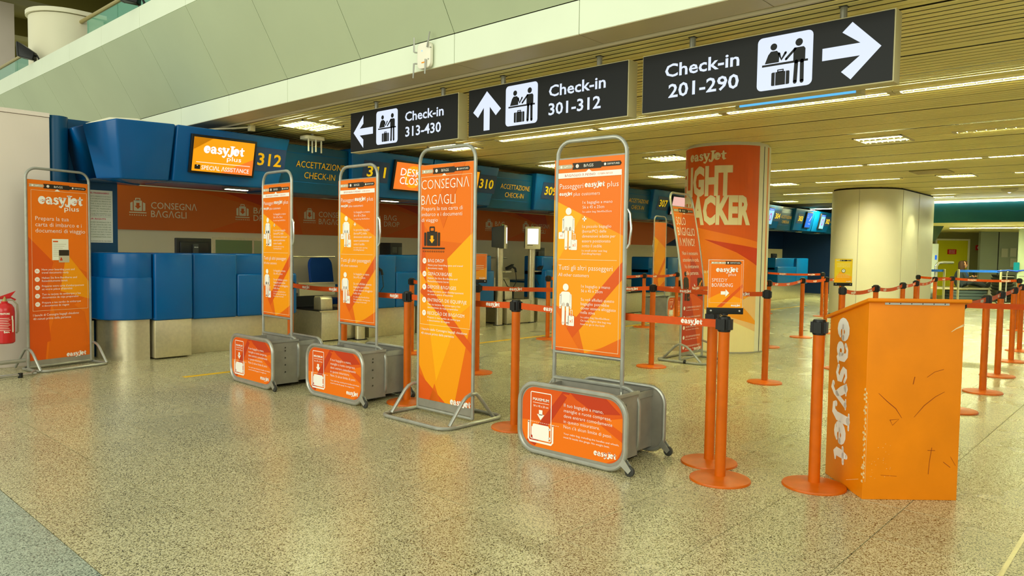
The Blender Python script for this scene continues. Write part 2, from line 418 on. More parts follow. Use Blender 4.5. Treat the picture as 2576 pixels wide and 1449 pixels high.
for d, x, y in near: link('tile', tdd if x < 1.08 else td, fl, (x, y, 0))
mb = MB()
for x, y in rest:
    g = .0018
    mb.mesh([(x+g, y+g, 0), (x+T-g, y+g, 0), (x+T-g, y+T-g, 0), (x+g, y+T-g, 0)], [(0, 1, 2, 3)], DARKF if x < 1.08 else FLOOR)
o = mb.build('floor_tiles', fl, smooth=0); o['kind'] = 'stuff'
mb = MB(); mb.box(-4, .533, -.004, 9, .553, .0016, STEEL); mb.build('joint_strip', fl)
mb = MB()
mb.box(3.38, 7.69, 0, 20.5, 7.77, .0012, YELW)
tag(mb.build('floor_tape', smooth=0), 'thin yellow tape line on the floor in front of the check-in counters', 'floor line')

# ------------------------------------------------------------ ceiling with linear slats
ce = struct('ceiling'); CZ = 2.918
mb = MB(); mb.box(4.59, -3.5, 2.97, 22.3, 12.2, 3.06, VOID); mb.build('ceiling_backing', ce)
mb = MB(); x = 4.60; k = 0
while x < 22.2:
    w = .064
    zz = CZ+(.006 if k % 13 == 5 else 0)
    mb.mesh([(x, -3.5, zz+.005), (x+.004, -3.5, zz), (x+w-.004, -3.5, zz), (x+w, -3.5, zz+.005), (x, 12.1, zz+.005), (x+.004, 12.1, zz), (x+w-.004, 12.1, zz), (x+w, 12.1, zz+.005)],
            [(0, 1, 5, 4), (1, 2, 6, 5), (2, 3, 7, 6), (0, 4, 7, 3)], SLAT)
    x += .0913 if k % 13 != 12 else .1013; k += 1
o = mb.build('ceiling_slats', ce, smooth=0); o['kind'] = 'stuff'

# ------------------------------------------------------------ balcony edge: bands, sloping soffit, underside
tr = struct('trim_1'); J = .006
y = 1.99-1.3*8
fd = lambda a, b, c, d, m, nm: None
def panel(nm, p4, n, th, m):
    """thin slab panel from four corners, thickness along -n"""
    mb = MB(); n = Vector(n); mb.hexa([Vector(p)-n*th for p in p4], p4, m); return mb.data(nm, smooth=0, bevel=.002)
D = {}
L_ = 1.3-J
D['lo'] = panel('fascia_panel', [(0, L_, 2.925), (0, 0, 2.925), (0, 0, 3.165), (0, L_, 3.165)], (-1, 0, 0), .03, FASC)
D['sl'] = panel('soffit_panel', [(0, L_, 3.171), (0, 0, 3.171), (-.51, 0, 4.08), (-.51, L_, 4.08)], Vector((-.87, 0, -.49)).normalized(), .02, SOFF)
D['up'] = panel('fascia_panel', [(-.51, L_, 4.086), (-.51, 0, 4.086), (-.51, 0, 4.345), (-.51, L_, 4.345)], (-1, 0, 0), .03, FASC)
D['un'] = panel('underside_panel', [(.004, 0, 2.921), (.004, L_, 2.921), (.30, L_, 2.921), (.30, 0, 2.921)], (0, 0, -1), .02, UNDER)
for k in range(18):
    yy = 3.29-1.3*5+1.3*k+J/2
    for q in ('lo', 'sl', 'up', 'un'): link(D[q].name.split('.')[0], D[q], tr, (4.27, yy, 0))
mb = MB(); mb.prism([(4.6, 2.95), (4.305, 2.95), (4.305, 3.16), (3.80, 4.09), (3.80, 4.33), (4.9, 4.33), (4.9, 3.1)], -4, 20.5, VOID, fn=lambda x, y, z: (x, z, y))
mb.build('band_core', tr)
mb = MB(); mb.box(4.58, -3.5, 2.90, 4.605, 12.1, 2.99, UNDER); mb.build('edge_angle', tr)
mb = MB(); mb.box(3.80, -4, 4.33, 30, 20.5, 4.36, OLIVE); mb.build('upper_floor', tr)
# upper storey
br = thing('glass_balustrade', 'green glass balustrade with brass handrail on the balcony edge, upper left', 'balustrade')
RX = 4.45
for k in range(14):
    ya = 1.6+1.35*k
    if ya > 12.7 and ya < 14.3: continue
    mb = MB(); mb.box(RX-.006, ya+.01, 4.36, RX+.006, ya+1.34, 5.10, GLASS); mb.build('glass_pane', br)
for a, b in ((1.6, 14.04), (15.3, 20.5)):
    mb = MB(); mb.tube([(RX, a, 5.14), (RX, b, 5.14)], .032, RAIL, 10); mb.build('handrail', br)
uc = struct('trim_2')
UX = 4.40; UR = .57; UY = 14.04+UR
pts = [(4.80, UY+UR)]+arc(UX, UY, UR, pi/2, 1.5*pi, 16)+[(4.80, UY-UR)]
mb = MB(); mb.prism(pts[::-1][::-1], 4.35, 5.24, CREMC); mb.build('upper_drum', uc)
pts2 = [(4.84, UY+UR+.04)]+arc(UX, UY, UR+.04, pi/2, 1.5*pi, 16)+[(4.84, UY-UR-.04)]
mb = MB(); mb.prism(pts2, 5.25, 5.32, CREMC); mb.build('drum_cap', uc)
mb = MB(); mb.box(4.55, 14.03, 4.36, 4.556, 14.05, 5.24, DARKG); mb.build('drum_seam', uc)
hc = struct('trim_3')
mb = MB(); mb.box(4.6, 4, 7.2, 34, 44, 7.3, OLIVE); mb.build('upper_ceiling', hc)
mb = MB(); mb.box(16, 6, 4.3, 16.2, 44, 7.2, OLIVE); mb.box(4.6, 40, 4.3, 34, 40.2, 7.2, OLIVE); mb.build('upper_wall', hc)
for k in range(9):
    mb = MB(); mb.box(4.6, 9+k*3.4, 6.75, 34, 9.5+k*3.4, 7.2, OLIVE); mb.build('ceiling_beam', hc)
mb = MB(); mb.box(4.7, 21.4, 0, 5.3, 22.0, 7.2, WALLP); mb.build('upper_pillar', hc)
mb = MB(); mb.box(4.72, 10.9, 4.36, 4.80, 10.98, 7.2, CREMC); mb.build('upper_mullion', hc)
# ------------------------------------------------------------ walls
wl = struct('wall_left')
mb = MB(); mb.box(-2.2, 9.6, .0, 2.70, 9.66, 2.80, WALLP); mb.build('wall_panel', wl, bevel=.003)
mb = MB(); mb.box(-2.2, 9.59, 2.805, 2.70, 9.67, 2.85, WALLP); mb.build('wall_capping', wl)
wl = struct('trim_7')
mb = MB(); mb.prism(arc(2.80, 9.72, .12, pi, 2*pi, 8)+[(2.92, 10.0), (2.68, 10.0)], 0, 2.84, BLUED); mb.build('rounded_pilaster', wl)
mb = MB(); mb.box(2.9, 9.90, 0, 3.52, 10.0, 2.86, BLUED); mb.build('blue_panel', wl)
mb = MB(); mb.box(2.72, 9.80, .0, 3.2, 9.90, .45, STEEL); mb.build('steel_kick_panel', wl)
wb = struct('wall_back')
mb = MB(); mb.box(3.0, 11.3, 0, 29, 11.4, 1.60, BEIGE); mb.build('wall_lower', wb)
mb = MB(); mb.box(3.0, 11.3, 2.25, 29, 11.4, 2.99, mat('dark_red_upper_wall', (110, 44, 24), .6)); mb.build('wall_upper', wb)
mb = MB(); mb.box(3.0, 11.285, 2.235, 19, 11.32, 2.252, CREAM); mb.build('band_edge_strip', wb)
mb = MB(); mb.box(3.0, 11.29, 1.60, 19.0, 11.4, 2.24, BROWN); mb.box(19.0, 11.29, 1.60, 29, 11.4, 2.24, NAVY); mb.build('orange_band', wb)
p = Pr(11.288)
for i in range(5):
    b = 3.4+i*3.4
    p.poly([(b, 2.23), (b+1.7, 2.23), (b+3.0, 1.98), (b+1.9, 1.60), (b+.2, 1.60)], BROWN2)
    p.poly([(b+2.2, 2.23), (b+3.3, 2.23), (b+3.4, 1.9)], OR6)
xs = [(4.29, 0), (5.90, 1), (7.13, 0), (8.55, 1), (9.9, 0), (11.59, 1), (12.80, 0), (14.5, 1), (16.1, 0)]
for x, t in xs:
    suit_icon(p, x, 1.80, .26, CREAM); down_arrow(p, x, 1.945, .09, BROWN, 5)
    if t: p.txt('BΛG', x+.19, 1.97, .095, CREAM, w=.30); p.txt('DROP', x+.19, 1.85, .095, CREAM, w=.37)
    else: p.txt('CONSEGNΛ', x+.185, 1.965, .095, CREAM, w=.68); p.txt('BΛGΛGLI', x+.185, 1.84, .095, CREAM, w=.52)
p.build('lettering', wb)
mb = MB(); mb.box(5.40, 11.27, 1.12, 6.75, 11.31, 1.52, STEEL); mb.box(5.44, 11.262, 1.16, 6.05, 11.272, 1.48, mat('office_glass_green', (120, 140, 90), .3)); mb.box(6.09, 11.262, 1.16, 6.7, 11.272, 1.48, mat('office_blind', (176, 180, 130), .6)); mb.build('service_hatch', wb)
mb = MB(); mb.box(27.4, 7.0, 0, 27.5, 13, 2.99, NAVY); o = mb.build('wall_right'); o['kind'] = 'structure'
# teal bulkhead and lower second ceiling
bk = struct('trim_4')
mb = MB(); mb.box(22.3, -5, 2.30, 22.42, 6.9, 2.99, TEAL); mb.build('teal_bulkhead', bk)
mb = MB(); mb.box(22.42, -5, 2.30, 33, 7.0, 2.36, SLAT); mb.build('low_ceiling', bk)
mb = MB(); mb.box(22.3, 6.9, 2.92, 30, 13, 2.99, VOID); mb.build('dark_void', bk)
t = thing('tube_light', 'long bright fluorescent tube across the teal bulkhead', 'ceiling light', (22.24, 0, 2.84))
mb = MB(); mb.box(-.01, -4, .03, .06, 6.3, .07, LCASE); mb.build('housing', t)
mb = MB(); mb.tube([(0, -4, 0), (0, 6.3, 0)], .028, TUBE, 8); mb.build('tube', t)
# columns
c1 = struct('trim_5')
def cyl_pts(cx, cy, r, a0, a1, n): return [(cx+r*cos(a0+(a1-a0)*i/n), cy+r*sin(a0+(a1-a0)*i/n)) for i in range(n+1)]
CX, CY, CR = 10.07, 5.0, .59
mb = MB(); mb.lathe([(CR-.02, 0), (CR-.02, .03), (CR, .03), (CR, 2.885), (CR-.03, 2.885), (CR-.03, 2.93)], CREMC, CX, CY, 64); mb.build('round_column', c1)
A0 = math.atan2(-5.0, -10.07)
def wrapped(name, mb, base=.0015):
    """flat print (u, layer, z) cut into narrow strips and bent around the column"""
    me = mb.data(name, smooth=0); bm = bmesh.new(); bm.from_mesh(me)
    for i in range(-30, 31):
        bmesh.ops.bisect_plane(bm, geom=list(bm.verts)+list(bm.edges)+list(bm.faces), plane_co=(i*.04, 0, 0), plane_no=(1, 0, 0))
    for v in bm.verts:
        r_ = CR+base-v.co.y; q = A0+v.co.x/CR; v.co = (CX+r_*cos(q), CY+r_*sin(q), v.co.z)
    bm.to_mesh(me); bm.free(); return link(name, me, c1)
COLO = mat('column_poster_orange', (222, 92, 26), .45); COLO2 = mat('column_poster_mid', (238, 122, 22), .45); COLO3 = mat('column_poster_yellow', (248, 160, 40), .45); COLC = mat('column_poster_cream', (248, 230, 170), .45)
COLD = mat('column_poster_red', (206, 62, 20), .45); COLP = mat('column_poster_peach', (246, 200, 136), .45)
p = Pr(0); R0, R1 = -1.15, .47
p.rect(R0, .02, R1, 2.87, COLO, 1); p.poly([(R0, 1.9), (R1, 1.55), (R1, .6), (R0, .6)], COLO2, 2)
p.poly([(-.30, 1.58), (R1, 1.46), (R1, 1.22), (.15, 1.40)], COLD, 3); p.poly([(R0, 1.20), (.0, 1.12), (R1, .98), (R1, .5), (R0, .5)], COLO3, 3)
p.poly([(-.1, 1.02), (R1, 1.10), (R1, .80), (.2, .80)], COLO2, 4); p.poly([(R0, .75), (-.1, .55), (R1, .86), (R1, .3), (R0, .3)], COLP, 5)
p.poly([(R0, .50), (-.30, .62), (.1, .45), (R1, .30), (R1, .02), (R0, .02)], COLC, 6); p.poly([(-.1, .62), (.25, .66), (R1, .45), (R1, .40), (.1, .50)], COLO3, 7)
wrapped('poster_wrap', p.mb)
p = Pr(-.004)
p.txt('FLIGHT', -.86, 2.385, .365, CREAM, w=.93, bold=.05); p.txt('TRACKER', -.82, 1.98, .355, CREAM, w=1.15, bold=.05)
for s_, v_, w_ in (('Controlla lo stato', 1.13, .80), ('del tuo volo', 1.04, .6), ('Check your flight', .84, .8), ('status online', .75, .6)): p.txt(s_, -.95, v_, .05, CREAM, w=w_)
p.logo(-.60, 2.72, .58, CREAM)
wrapped('lettering', p.mb)
p = Pr(0)
p.rect(.47, .02, .66, 2.87, CREMC, 4); p.rect(.56, .02, .575, 2.87, BLACK, 8); p.rect(.66, .02, .72, 2.87, mat('pale_orange_trim', (226, 150, 90), .5), 4)
wrapped('joint_strip', p.mb)
c2 = struct('trim_6')
pts = [(21.0, 6.35)]+arc(18.35, 5.58, .77, pi/2, 1.5*pi, 20)+[(21.0, 4.81)]
mb = MB(); mb.prism(pts, .03, 2.88, CREMC); mb.build('column_cladding', c2)
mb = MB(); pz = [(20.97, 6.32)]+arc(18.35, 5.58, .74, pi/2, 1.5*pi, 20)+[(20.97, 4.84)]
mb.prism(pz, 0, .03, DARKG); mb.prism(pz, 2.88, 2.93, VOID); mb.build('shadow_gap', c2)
mb = MB()
for a in (pi*1.02, pi*1.47): mb.tube([(18.35+.772*cos(a), 5.58+.772*sin(a), .03), (18.35+.772*cos(a), 5.58+.772*sin(a), 2.88)], .006, NAVG, 4)
mb.tube([(19.6, 4.808, .03), (19.6, 4.808, 2.88)], .005, NAVG, 4); mb.build('cladding_seam', c2)
l = bpy.data.lights.new('column_spot', 'SPOT'); l.energy = 35; l.spot_size = radians(60); l.spot_blend = .6; l.color = (1, .95, .6); l.shadow_soft_size = .05
o = bpy.data.objects.new('column_spot', l); C.objects.link(o); o.location = (19.0, 4.35, 2.85); o.rotation_euler = (radians(16), 0, 0)
l2 = bpy.data.lights.new('column_spot', 'SPOT'); l2.energy = 130; l2.spot_size = radians(70); l2.spot_blend = .9; l2.color = (1, .95, .6); l2.shadow_soft_size = .06
o = bpy.data.objects.new('column_spot', l2); C.objects.link(o); o.location = (16.2, 4.6, 2.86); o.rotation_euler = Vector((-1.9, -.9, 1.86)).to_track_quat('Z', 'Y').to_euler()
# ------------------------------------------------------------ ceiling lights
n_l = 0
def strip(x, y1, y0, label, w=.14):
    t = thing('strip_light', label, 'ceiling light', (x, (y0+y1)/2, 2.905), 0, 'recessed strip lights'); h = (y1-y0)/2
    mb = MB()
    mb.box(-w/2, -h, 0, -w/2+.012, h, .03, LCASE); mb.box(w/2-.012, -h, 0, w/2, h, .03, LCASE); mb.box(-w/2, -h-.05, 0, w/2, -h, .03, LCASE); mb.box(-w/2, h, 0, w/2, h+.05, .03, LCASE); mb.build('frame', t)
    mb = MB(); mb.box(-w/2+.012, -h, .022, w/2-.012, h, .03, LIT); mb.build('diffuser', t)
    mb = MB(); n = int(2*h/.1)
    for i in range(1, n): mb.box(-w/2+.012, -h+i*2*h/n-.002, .002, w/2-.012, -h+i*2*h/n+.002, .02, LOUV)
    mb.build('louvre', t)['kind'] = 'stuff'
rows = [(7.6, 'nearest row'), (10.47, 'second row'), (13.27, 'third row'), (15.88, 'fourth row'), (18.55, 'fifth row'), (21.3, 'farthest row')]
spans = {0: [(7.2, 5.58), (5.49, 3.88), (3.79, 2.17), (2.06, .45)], 1: [(2.18, .57)], 2: [(5.75, 4.16), (4.05, 2.42), (2.32, .7)], 3: [(5.87, 4.27), (2.37, .75)], 4: [(7.67, 6.35), (4.26, 2.61)], 5: [(4.96, 4.45)]}
wh = {1: ['only light'], 2: ['left light', 'right light'], 3: ['left light', 'middle light', 'right light'], 4: ['above the left sign', 'under the middle sign', 'under the right sign', 'beside the right sign']}
for i, (x, nm) in enumerate(rows):
    for k, (a, b) in enumerate(spans[i]):
        strip(x, a, b, 'thin strip light, %s of ceiling strips, %s' % (nm, wh[len(spans[i])][k]))
def square(x, y, label):
    t = thing('louvre_light', label, 'ceiling light', (x, y, 2.903), 0, 'square louvre lights'); s = .30
    mb = MB(); mb.box(-s, -s, 0, s, -s+.02, .03, LCASE); mb.box(-s, s-.02, 0, s, s, .03, LCASE); mb.box(-s, -s, 0, -s+.02, s, .03, LCASE); mb.box(s-.02, -s, 0, s, s, .03, LCASE); mb.build('frame', t)
    mb = MB(); mb.box(-s+.02, -s+.02, .024, s-.02, s-.02, .03, LIT2); mb.build('diffuser', t)
    mb = MB()
    for i in range(1, 8): mb.box(-s+.02, -s+i*.075-.002, .002, s-.02, -s+i*.075+.002, .02, LOUV)
    for i in range(1, 4): mb.box(-s+i*.15-.004, -s+.02, .002, -s+i*.15+.004, s-.02, .02, LOUV)
    mb.build('louvre', t)['kind'] = 'stuff'
for x, y, lb in ((5.22, 8.25, 'square louvre ceiling light above the blue desk header, nearest'), (7.67, 8.2, 'square louvre ceiling light just under the left sign, behind the tall grey banner'),
                 (10.4, 8.4, 'square louvre ceiling light between the middle sign and the desk header'), (10.55, 3.05, 'large square louvre ceiling light right of the orange column'),
                 (15.95, 3.3, 'square louvre ceiling light above the cream column, second from the right'), (10.6, 6.3, 'square louvre ceiling light left of the orange column, upper'),
                 (13.1, 7.8, 'square louvre ceiling light left of the orange column, lower'), (15.85, 6.6, 'small square louvre light just right of the orange column, upper'), (21.0, 8.6, 'square louvre light above the far desk header, right of the orange column')):
    square(x, y, lb)
t = thing('round_light', 'round white ceiling detector lamp right of the cream column', 'ceiling light', (19.5, 3.0, 2.85))
mb = MB(); mb.lathe([(.03, -.02), (.12, 0), (.16, .03), (.16, .06)], LCASE); mb.build('body', t)
mb = MB(); mb.lathe([(.0, -.045), (.03, -.03), (.035, -.018)], SCRW); mb.build('lens', t)
mb = MB(); mb.box(-.3, -.3, 0, .3, .3, .012, mat('ceiling_hatch', (170, 150, 98), .5)); tag(mb.build('ceiling_hatch', loc=(15.0, 3.5, 2.905)), 'flat beige access hatch in the ceiling beside a square light', 'hatch')
# ------------------------------------------------------------ hanging signs
def sign(y0, y1, label, kind):
    w = y0-y1
    t = thing('hanging_sign', label, 'sign', (4.77, y0, 2.405), -pi/2, None)
    mb = MB(); mb.box(0, .006, 0, w, .125, .429, SGNC); mb.build('case', t, bevel=.003)
    mb = MB(); mb.box(.008, 0, .008, w-.008, .007, .421, SGNB); mb.build('face', t)
    for u in (.38, 1.42):
        mb = MB(); mb.tube([(u, .06, .42), (u, .06, .52)], .022, GREYT, 10); mb.box(u-.024, .036, .508, u+.024, .084, .516, DARKG); mb.build('hanger', t)
    p = Pr(-.001); W_ = SGNW
    ar = [[(.062, .207), (.235, .378), (.235, .290), (.172, .243), (.402, .243), (.402, .171), (.172, .171), (.235, .124), (.235, .036)],
          [(.238, .387), (.066, .215), (.128, .163), (.201, .245), (.201, .041), (.275, .041), (.275, .245), (.350, .163), (.412, .215)],
          [(1.32, .258), (1.32, .182), (1.545, .182), (1.437, .098), (1.495, .045), (1.665, .219), (1.495, .391), (1.437, .337), (1.545, .258)]][kind]
    p.poly(ar, W_); p.build('arrow', t)
    p = Pr(-.001); check_pict(p, *[(.459, .046, .351, .342), (.469, .049, .366, .345), (.897, .048, .364, .345)][kind], W_, SGNB); p.build('pictogram', t)
    u, v1, v2, w1, u2, w2, num = [(.926, .285, .136, .569, .932, .527, '313-430'), (.957, .290, .141, .571, .956, .528, '301-312'), (.197, .288, .141, .572, .228, .541, '201-290')][kind]
    p = Pr(-.001); p.txt('Check-in', u, v1, .088, W_, w=w1, bold=.018); p.txt(num, u2, v2, .092, W_, w=w2, bold=.018); p.build('lettering', t)
    return t
sign(6.757, 5.066, 'lit black hanging sign reading Check-in 313-430 with a left arrow', 0)
sign(4.93, 3.196, 'lit black hanging sign reading Check-in 301-312 with an up arrow', 1)
sign(3.074, 1.336, 'lit black hanging sign reading Check-in 201-290 with a right arrow', 2)
t = thing('box_light', 'slim box light with blue glow under the right end of the Check-in 201-290 sign', 'ceiling light', (6.05, 0, 2.62))
mb = MB(); mb.box(0, 1.92, 0, .10, 2.95, .06, SGNC); mb.box(.03, 2.0, .06, .05, 2.03, .3, GREYT); mb.box(.03, 2.85, .06, .05, 2.88, .3, GREYT); mb.build('case', t, bevel=.004)
mb = MB(); mb.box(-.004, 1.96, .012, 0, 2.91, .05, mat('blue_glow', (90, 180, 255), .4, emit=1.2)); mb.build('diffuser', t)
# ------------------------------------------------------------ wireless access points
t = thing('access_point', 'white wireless access point with four grey antennas on the white fascia', 'access point', (4.255, 4.92, 3.03), -pi/2)
mb = MB(); mb.prism(rr_pts(-.085, -.105, .085, .115, .045), 0, .035, mat('router_white', (244, 238, 220), .3), fn=lambda x, y, z: (x, -z, y)); mb.build('body', t, bevel=.006)
p = Pr(-.0365); p.circ(-.02, .045, .006, SCRL); p.rect(-.025, -.06, .02, -.05, OR2); p.build('marking', t)
for u, v, lean, up in ((-.09, .045, 0, 1), (.08, .06, .035, 1), (-.09, -.05, -.008, -1), (.06, -.035, -.004, -1)):
    mb = MB(); mb.tube([(u, -.02, v), (u-.02*(1 if u < 0 else -.3), -.045, v)], .006, GREYT, 6); mb.tube([(u-.02, -.048, v), (u-.02+lean, -.05, v+up*.125)], [.008, .006], GREYT, 6); mb.build('antenna', t)
t = thing('access_point', 'white wireless access point hanging from the ceiling with its antennas down', 'access point', (5.64, 8.86, 2.86), 0)
mb = MB(); mb.prism(rr_pts(-.15, -.1, .15, .1, .05), -.025, .02, mat('router_white', (244, 238, 220), .3)); mb.lathe([(.02, .02), (.02, .06)], GREYT); mb.build('body', t, bevel=.006)
for u, v in ((-.11, -.08), (.0, -.085), (.03, .05), (.12, -.03)):
    mb = MB(); mb.tube([(u, v, -.01), (u, v, -.05), (u, v, -.19)], [.007, .012, .011], mat('router_white', (244, 238, 220), .3), 8); mb.build('antenna', t)
t = thing('junction_box', 'small white junction box on the soffit above the desk header', 'box', (4.75, 8.85, 2.84))
mb = MB(); mb.box(-.035, -.035, 0, .035, .035, .08, LCASE); mb.build('body', t, bevel=.005)
mb = MB(); mb.tube([(-.02, .02, .05), (-.15, .12, .03), (-.3, .3, .02), (-.55, .5, -.02)], .012, LCASE, 6); mb.build('cable', t)
# ------------------------------------------------------------ floodlights on the balcony edge
def flood(loc, rz, label):
    t = thing('floodlight', label, 'floodlight', loc, rz, None)
    mb = MB()
    fn = lambda x, y, z: (z, x, y)
    mb.hexa([(-.22, -.10, .06), (-.02, -.07, .02), (-.02, .07, .02), (-.22, .10, .06)], [(-.24, -.10, .30), (.0, -.05, .14), (.0, .05, .14), (-.24, .10, .30)], BLACK); mb.build('housing', t, bevel=.012)
    mb = MB(); mb.hexa([(-.255, -.09, .07), (-.22, -.10, .06), (-.22, .10, .06), (-.255, .09, .07)], [(-.265, -.09, .28), (-.24, -.10, .30), (-.24, .10, .30), (-.265, .09, .28)], DARKG); mb.build('lens', t)
    mb = MB(); mb.tube([(-.06, 0, .08), (.02, 0, .10), (.05, 0, .04), (.03, 0, -.01)], .016, BLACK, 8); mb.box(-.01, -.05, -.02, .06, .05, 0, BLACK); mb.build('bracket', t)
flood((3.80, 14.15, 4.365), radians(-42), 'black floodlight clamped to the balcony edge in front of the white drum')
flood((3.80, 9.85, 4.365), radians(-42), 'black floodlight at the top edge, cut by the picture frame')
# ------------------------------------------------------------ desk header (blue gantry) repeated every 4.06 m
P = 4.06
HT, HB = 2.81, 2.15
def hbody(mb, x0, x1, i0, i1, m=BLUE, yt=8.9, yb=9.05, zt=HT, zb=HB):
    """box, wider at the top than at the bottom by i0 / i1 at its ends"""
    mb.hexa([(x0+i0, yb, zb), (x1-i1, yb, zb), (x1-i1, 9.9, zb), (x0+i0, 9.9, zb)], [(x0, yt, zt), (x1, yt, zt), (x1, 9.9, zt), (x0, 9.9, zt)], m)
def face(z, off=0.0):
    """depth of the sloping face at height z"""
    return 8.9+(HT-z)/(HT-HB)*.15-off
def tilt(o): o.rotation_euler = (math.atan2(.15, HT-HB), 0, 0)
hd = thing('desk_header', 'blue end box of the desk header, left of the screen for desk 312', 'desk header')
mb = MB(); mb.hexa([(3.06, 9.25, 2.13), (3.26, 9.05, 2.13), (3.80, 9.05, HB), (3.80, 9.9, HB)][:4], [(2.93, 9.25, 2.73), (3.16, 8.9, 2.79), (3.82, 8.9, HT), (3.82, 9.9, HT)], BLUE)
mb.hexa([(3.06, 9.25, 2.13), (3.80, 9.9, 2.13), (3.7, 9.95, 2.13), (3.06, 9.9, 2.13)], [(2.93, 9.25, 2.73), (3.82, 9.9, HT), (3.7, 9.95, 2.79), (2.93, 9.9, 2.73)], BLUE)
mb.build('end_box', hd, bevel=.02)
mb = MB(); mb.tube([(3.05, 9.5, 2.76), (3.25, 9.35, 2.84), (3.5, 9.2, 2.845), (3.75, 9.2, 2.80)], .018, CREMC, 6); mb.build('cable', hd)
nums = ['312', '311', '310', '309', '308', '307', '306', '305', '304', '303', '302', '301']
def screen(name, parent_label, x, z, w, h, kind):
    t = thing('header_screen', parent_label, 'screen', (x, face(z)-.055, z))
    t.rotation_euler = (math.atan2(.15, HT-HB), 0, 0)
    b = .028
    mb = MB(); mb.box(-b, 0, -b, w+b, .045, h+b, BLACK); mb.build('bezel', t, bevel=.004)
    m = {'special': SCRO, 'closed': SCRO2, 'plain': SCRO, 'ring': SCRL, 'blue': SCRB, 'pale': mat('screen_pale_pink', (244, 190, 180), .4, emit=.9)}[kind]
    mb = MB(); mb.box(0, -.002, 0, w, .002, h, m); mb.build('display', t)
    p = Pr(-.003)
    if kind == 'special':
        p.poly([(0, h), (w*.30, h), (.0, h*.62)], OR2); p.poly([(w, 0), (w, h*.5), (w*.45, 0)], SCRO2, 1)
        p.logo(w*.17, h*.66, w*.66, SCRW); p.txt('plus', w*.55, h*.45, .055, SCRW, w=w*.24)
        p.line(w*.06, h*.27, w*.95, h*.28, .006, SCRW, 2); p.txt('SPECIΛL ΛSSISTΛNCE', w*.15, h*.12, .05, SCRW, w=w*.79)
        p.rr(w*.04, h*.06, w*.13, h*.19, .005, BLACK, 2)
        p.circ(w*.082, h*.165, .006, SCRW, 3); p.strk([(w*.082, h*.15), (w*.084, h*.115), (w*.105, h*.112), (w*.114, h*.085)], .007, SCRW); p.strk([(w*.076, h*.125), (w*.066, h*.10), (w*.078, h*.078), (w*.098, h*.082)], .006, SCRW)
    elif kind == 'closed':
        p.circ(w*.5, h*.5, h*.42, SCRO, 1, 20); p.circ(w*.5, h*.45, h*.22, SCRO2, 2, 20)
        p.txt('DESK', w*.14, h*.66, .11, SCRW, w=w*.56); p.txt('CLOSED', w*.14, h*.34, .11, SCRW, w=w*.78)
    elif kind == 'ring':
        p.rect(0, h*.86, w, h, SCRB); p.txt('Check-in', w*.1, h*.93, .03, SCRW, w=w*.7); p.strk([(w*.5+w*.2*cos(a*pi/6), h*.46+w*.26*sin(a*pi/6)) for a in range(13)], w*.09, PINK, 2)
    elif kind == 'blue':
        p.txt('Terminal 3', w*.5, h*.26, .03, SCRW, w=w*.4); p.strk([(w*.62, h*.45), (w*.8, h*.62), (w*.92, h*.78)], .02, SCRW, 2); p.txt('ITA', w*.12, h*.8, .03, SCRW); p.txt('check-in', w*.12, h*.7, .025, SCRW)
    p.build('screen_print', t)
AMBER = mat('amber_lettering', (244, 184, 10), .5)
def numtext(hd, n, x, z=2.515):
    o = None
    mb = MB(); w = .42
    f0 = face(z-.15, .006); f1 = face(z+.15, .006)
    mb.hexa([(x-.05, f0, z-.15), (x+w, f0, z-.15), (x+w, f0+.02, z-.15), (x-.05, f0+.02, z-.15)], [(x-.05, f1, z+.15), (x+w, f1, z+.15), (x+w, f1+.02, z+.15), (x-.05, f1+.02, z+.15)], NUMP)
    mb.build('number_panel', hd)
    p = Pr(0); p.txt(n, 0, 0, .15, AMBER if n == '312' else YELT, w=.34, bold=.02); o = p.build('number_lettering', hd, (x+.02, face(z, .011), z)); tilt(o)
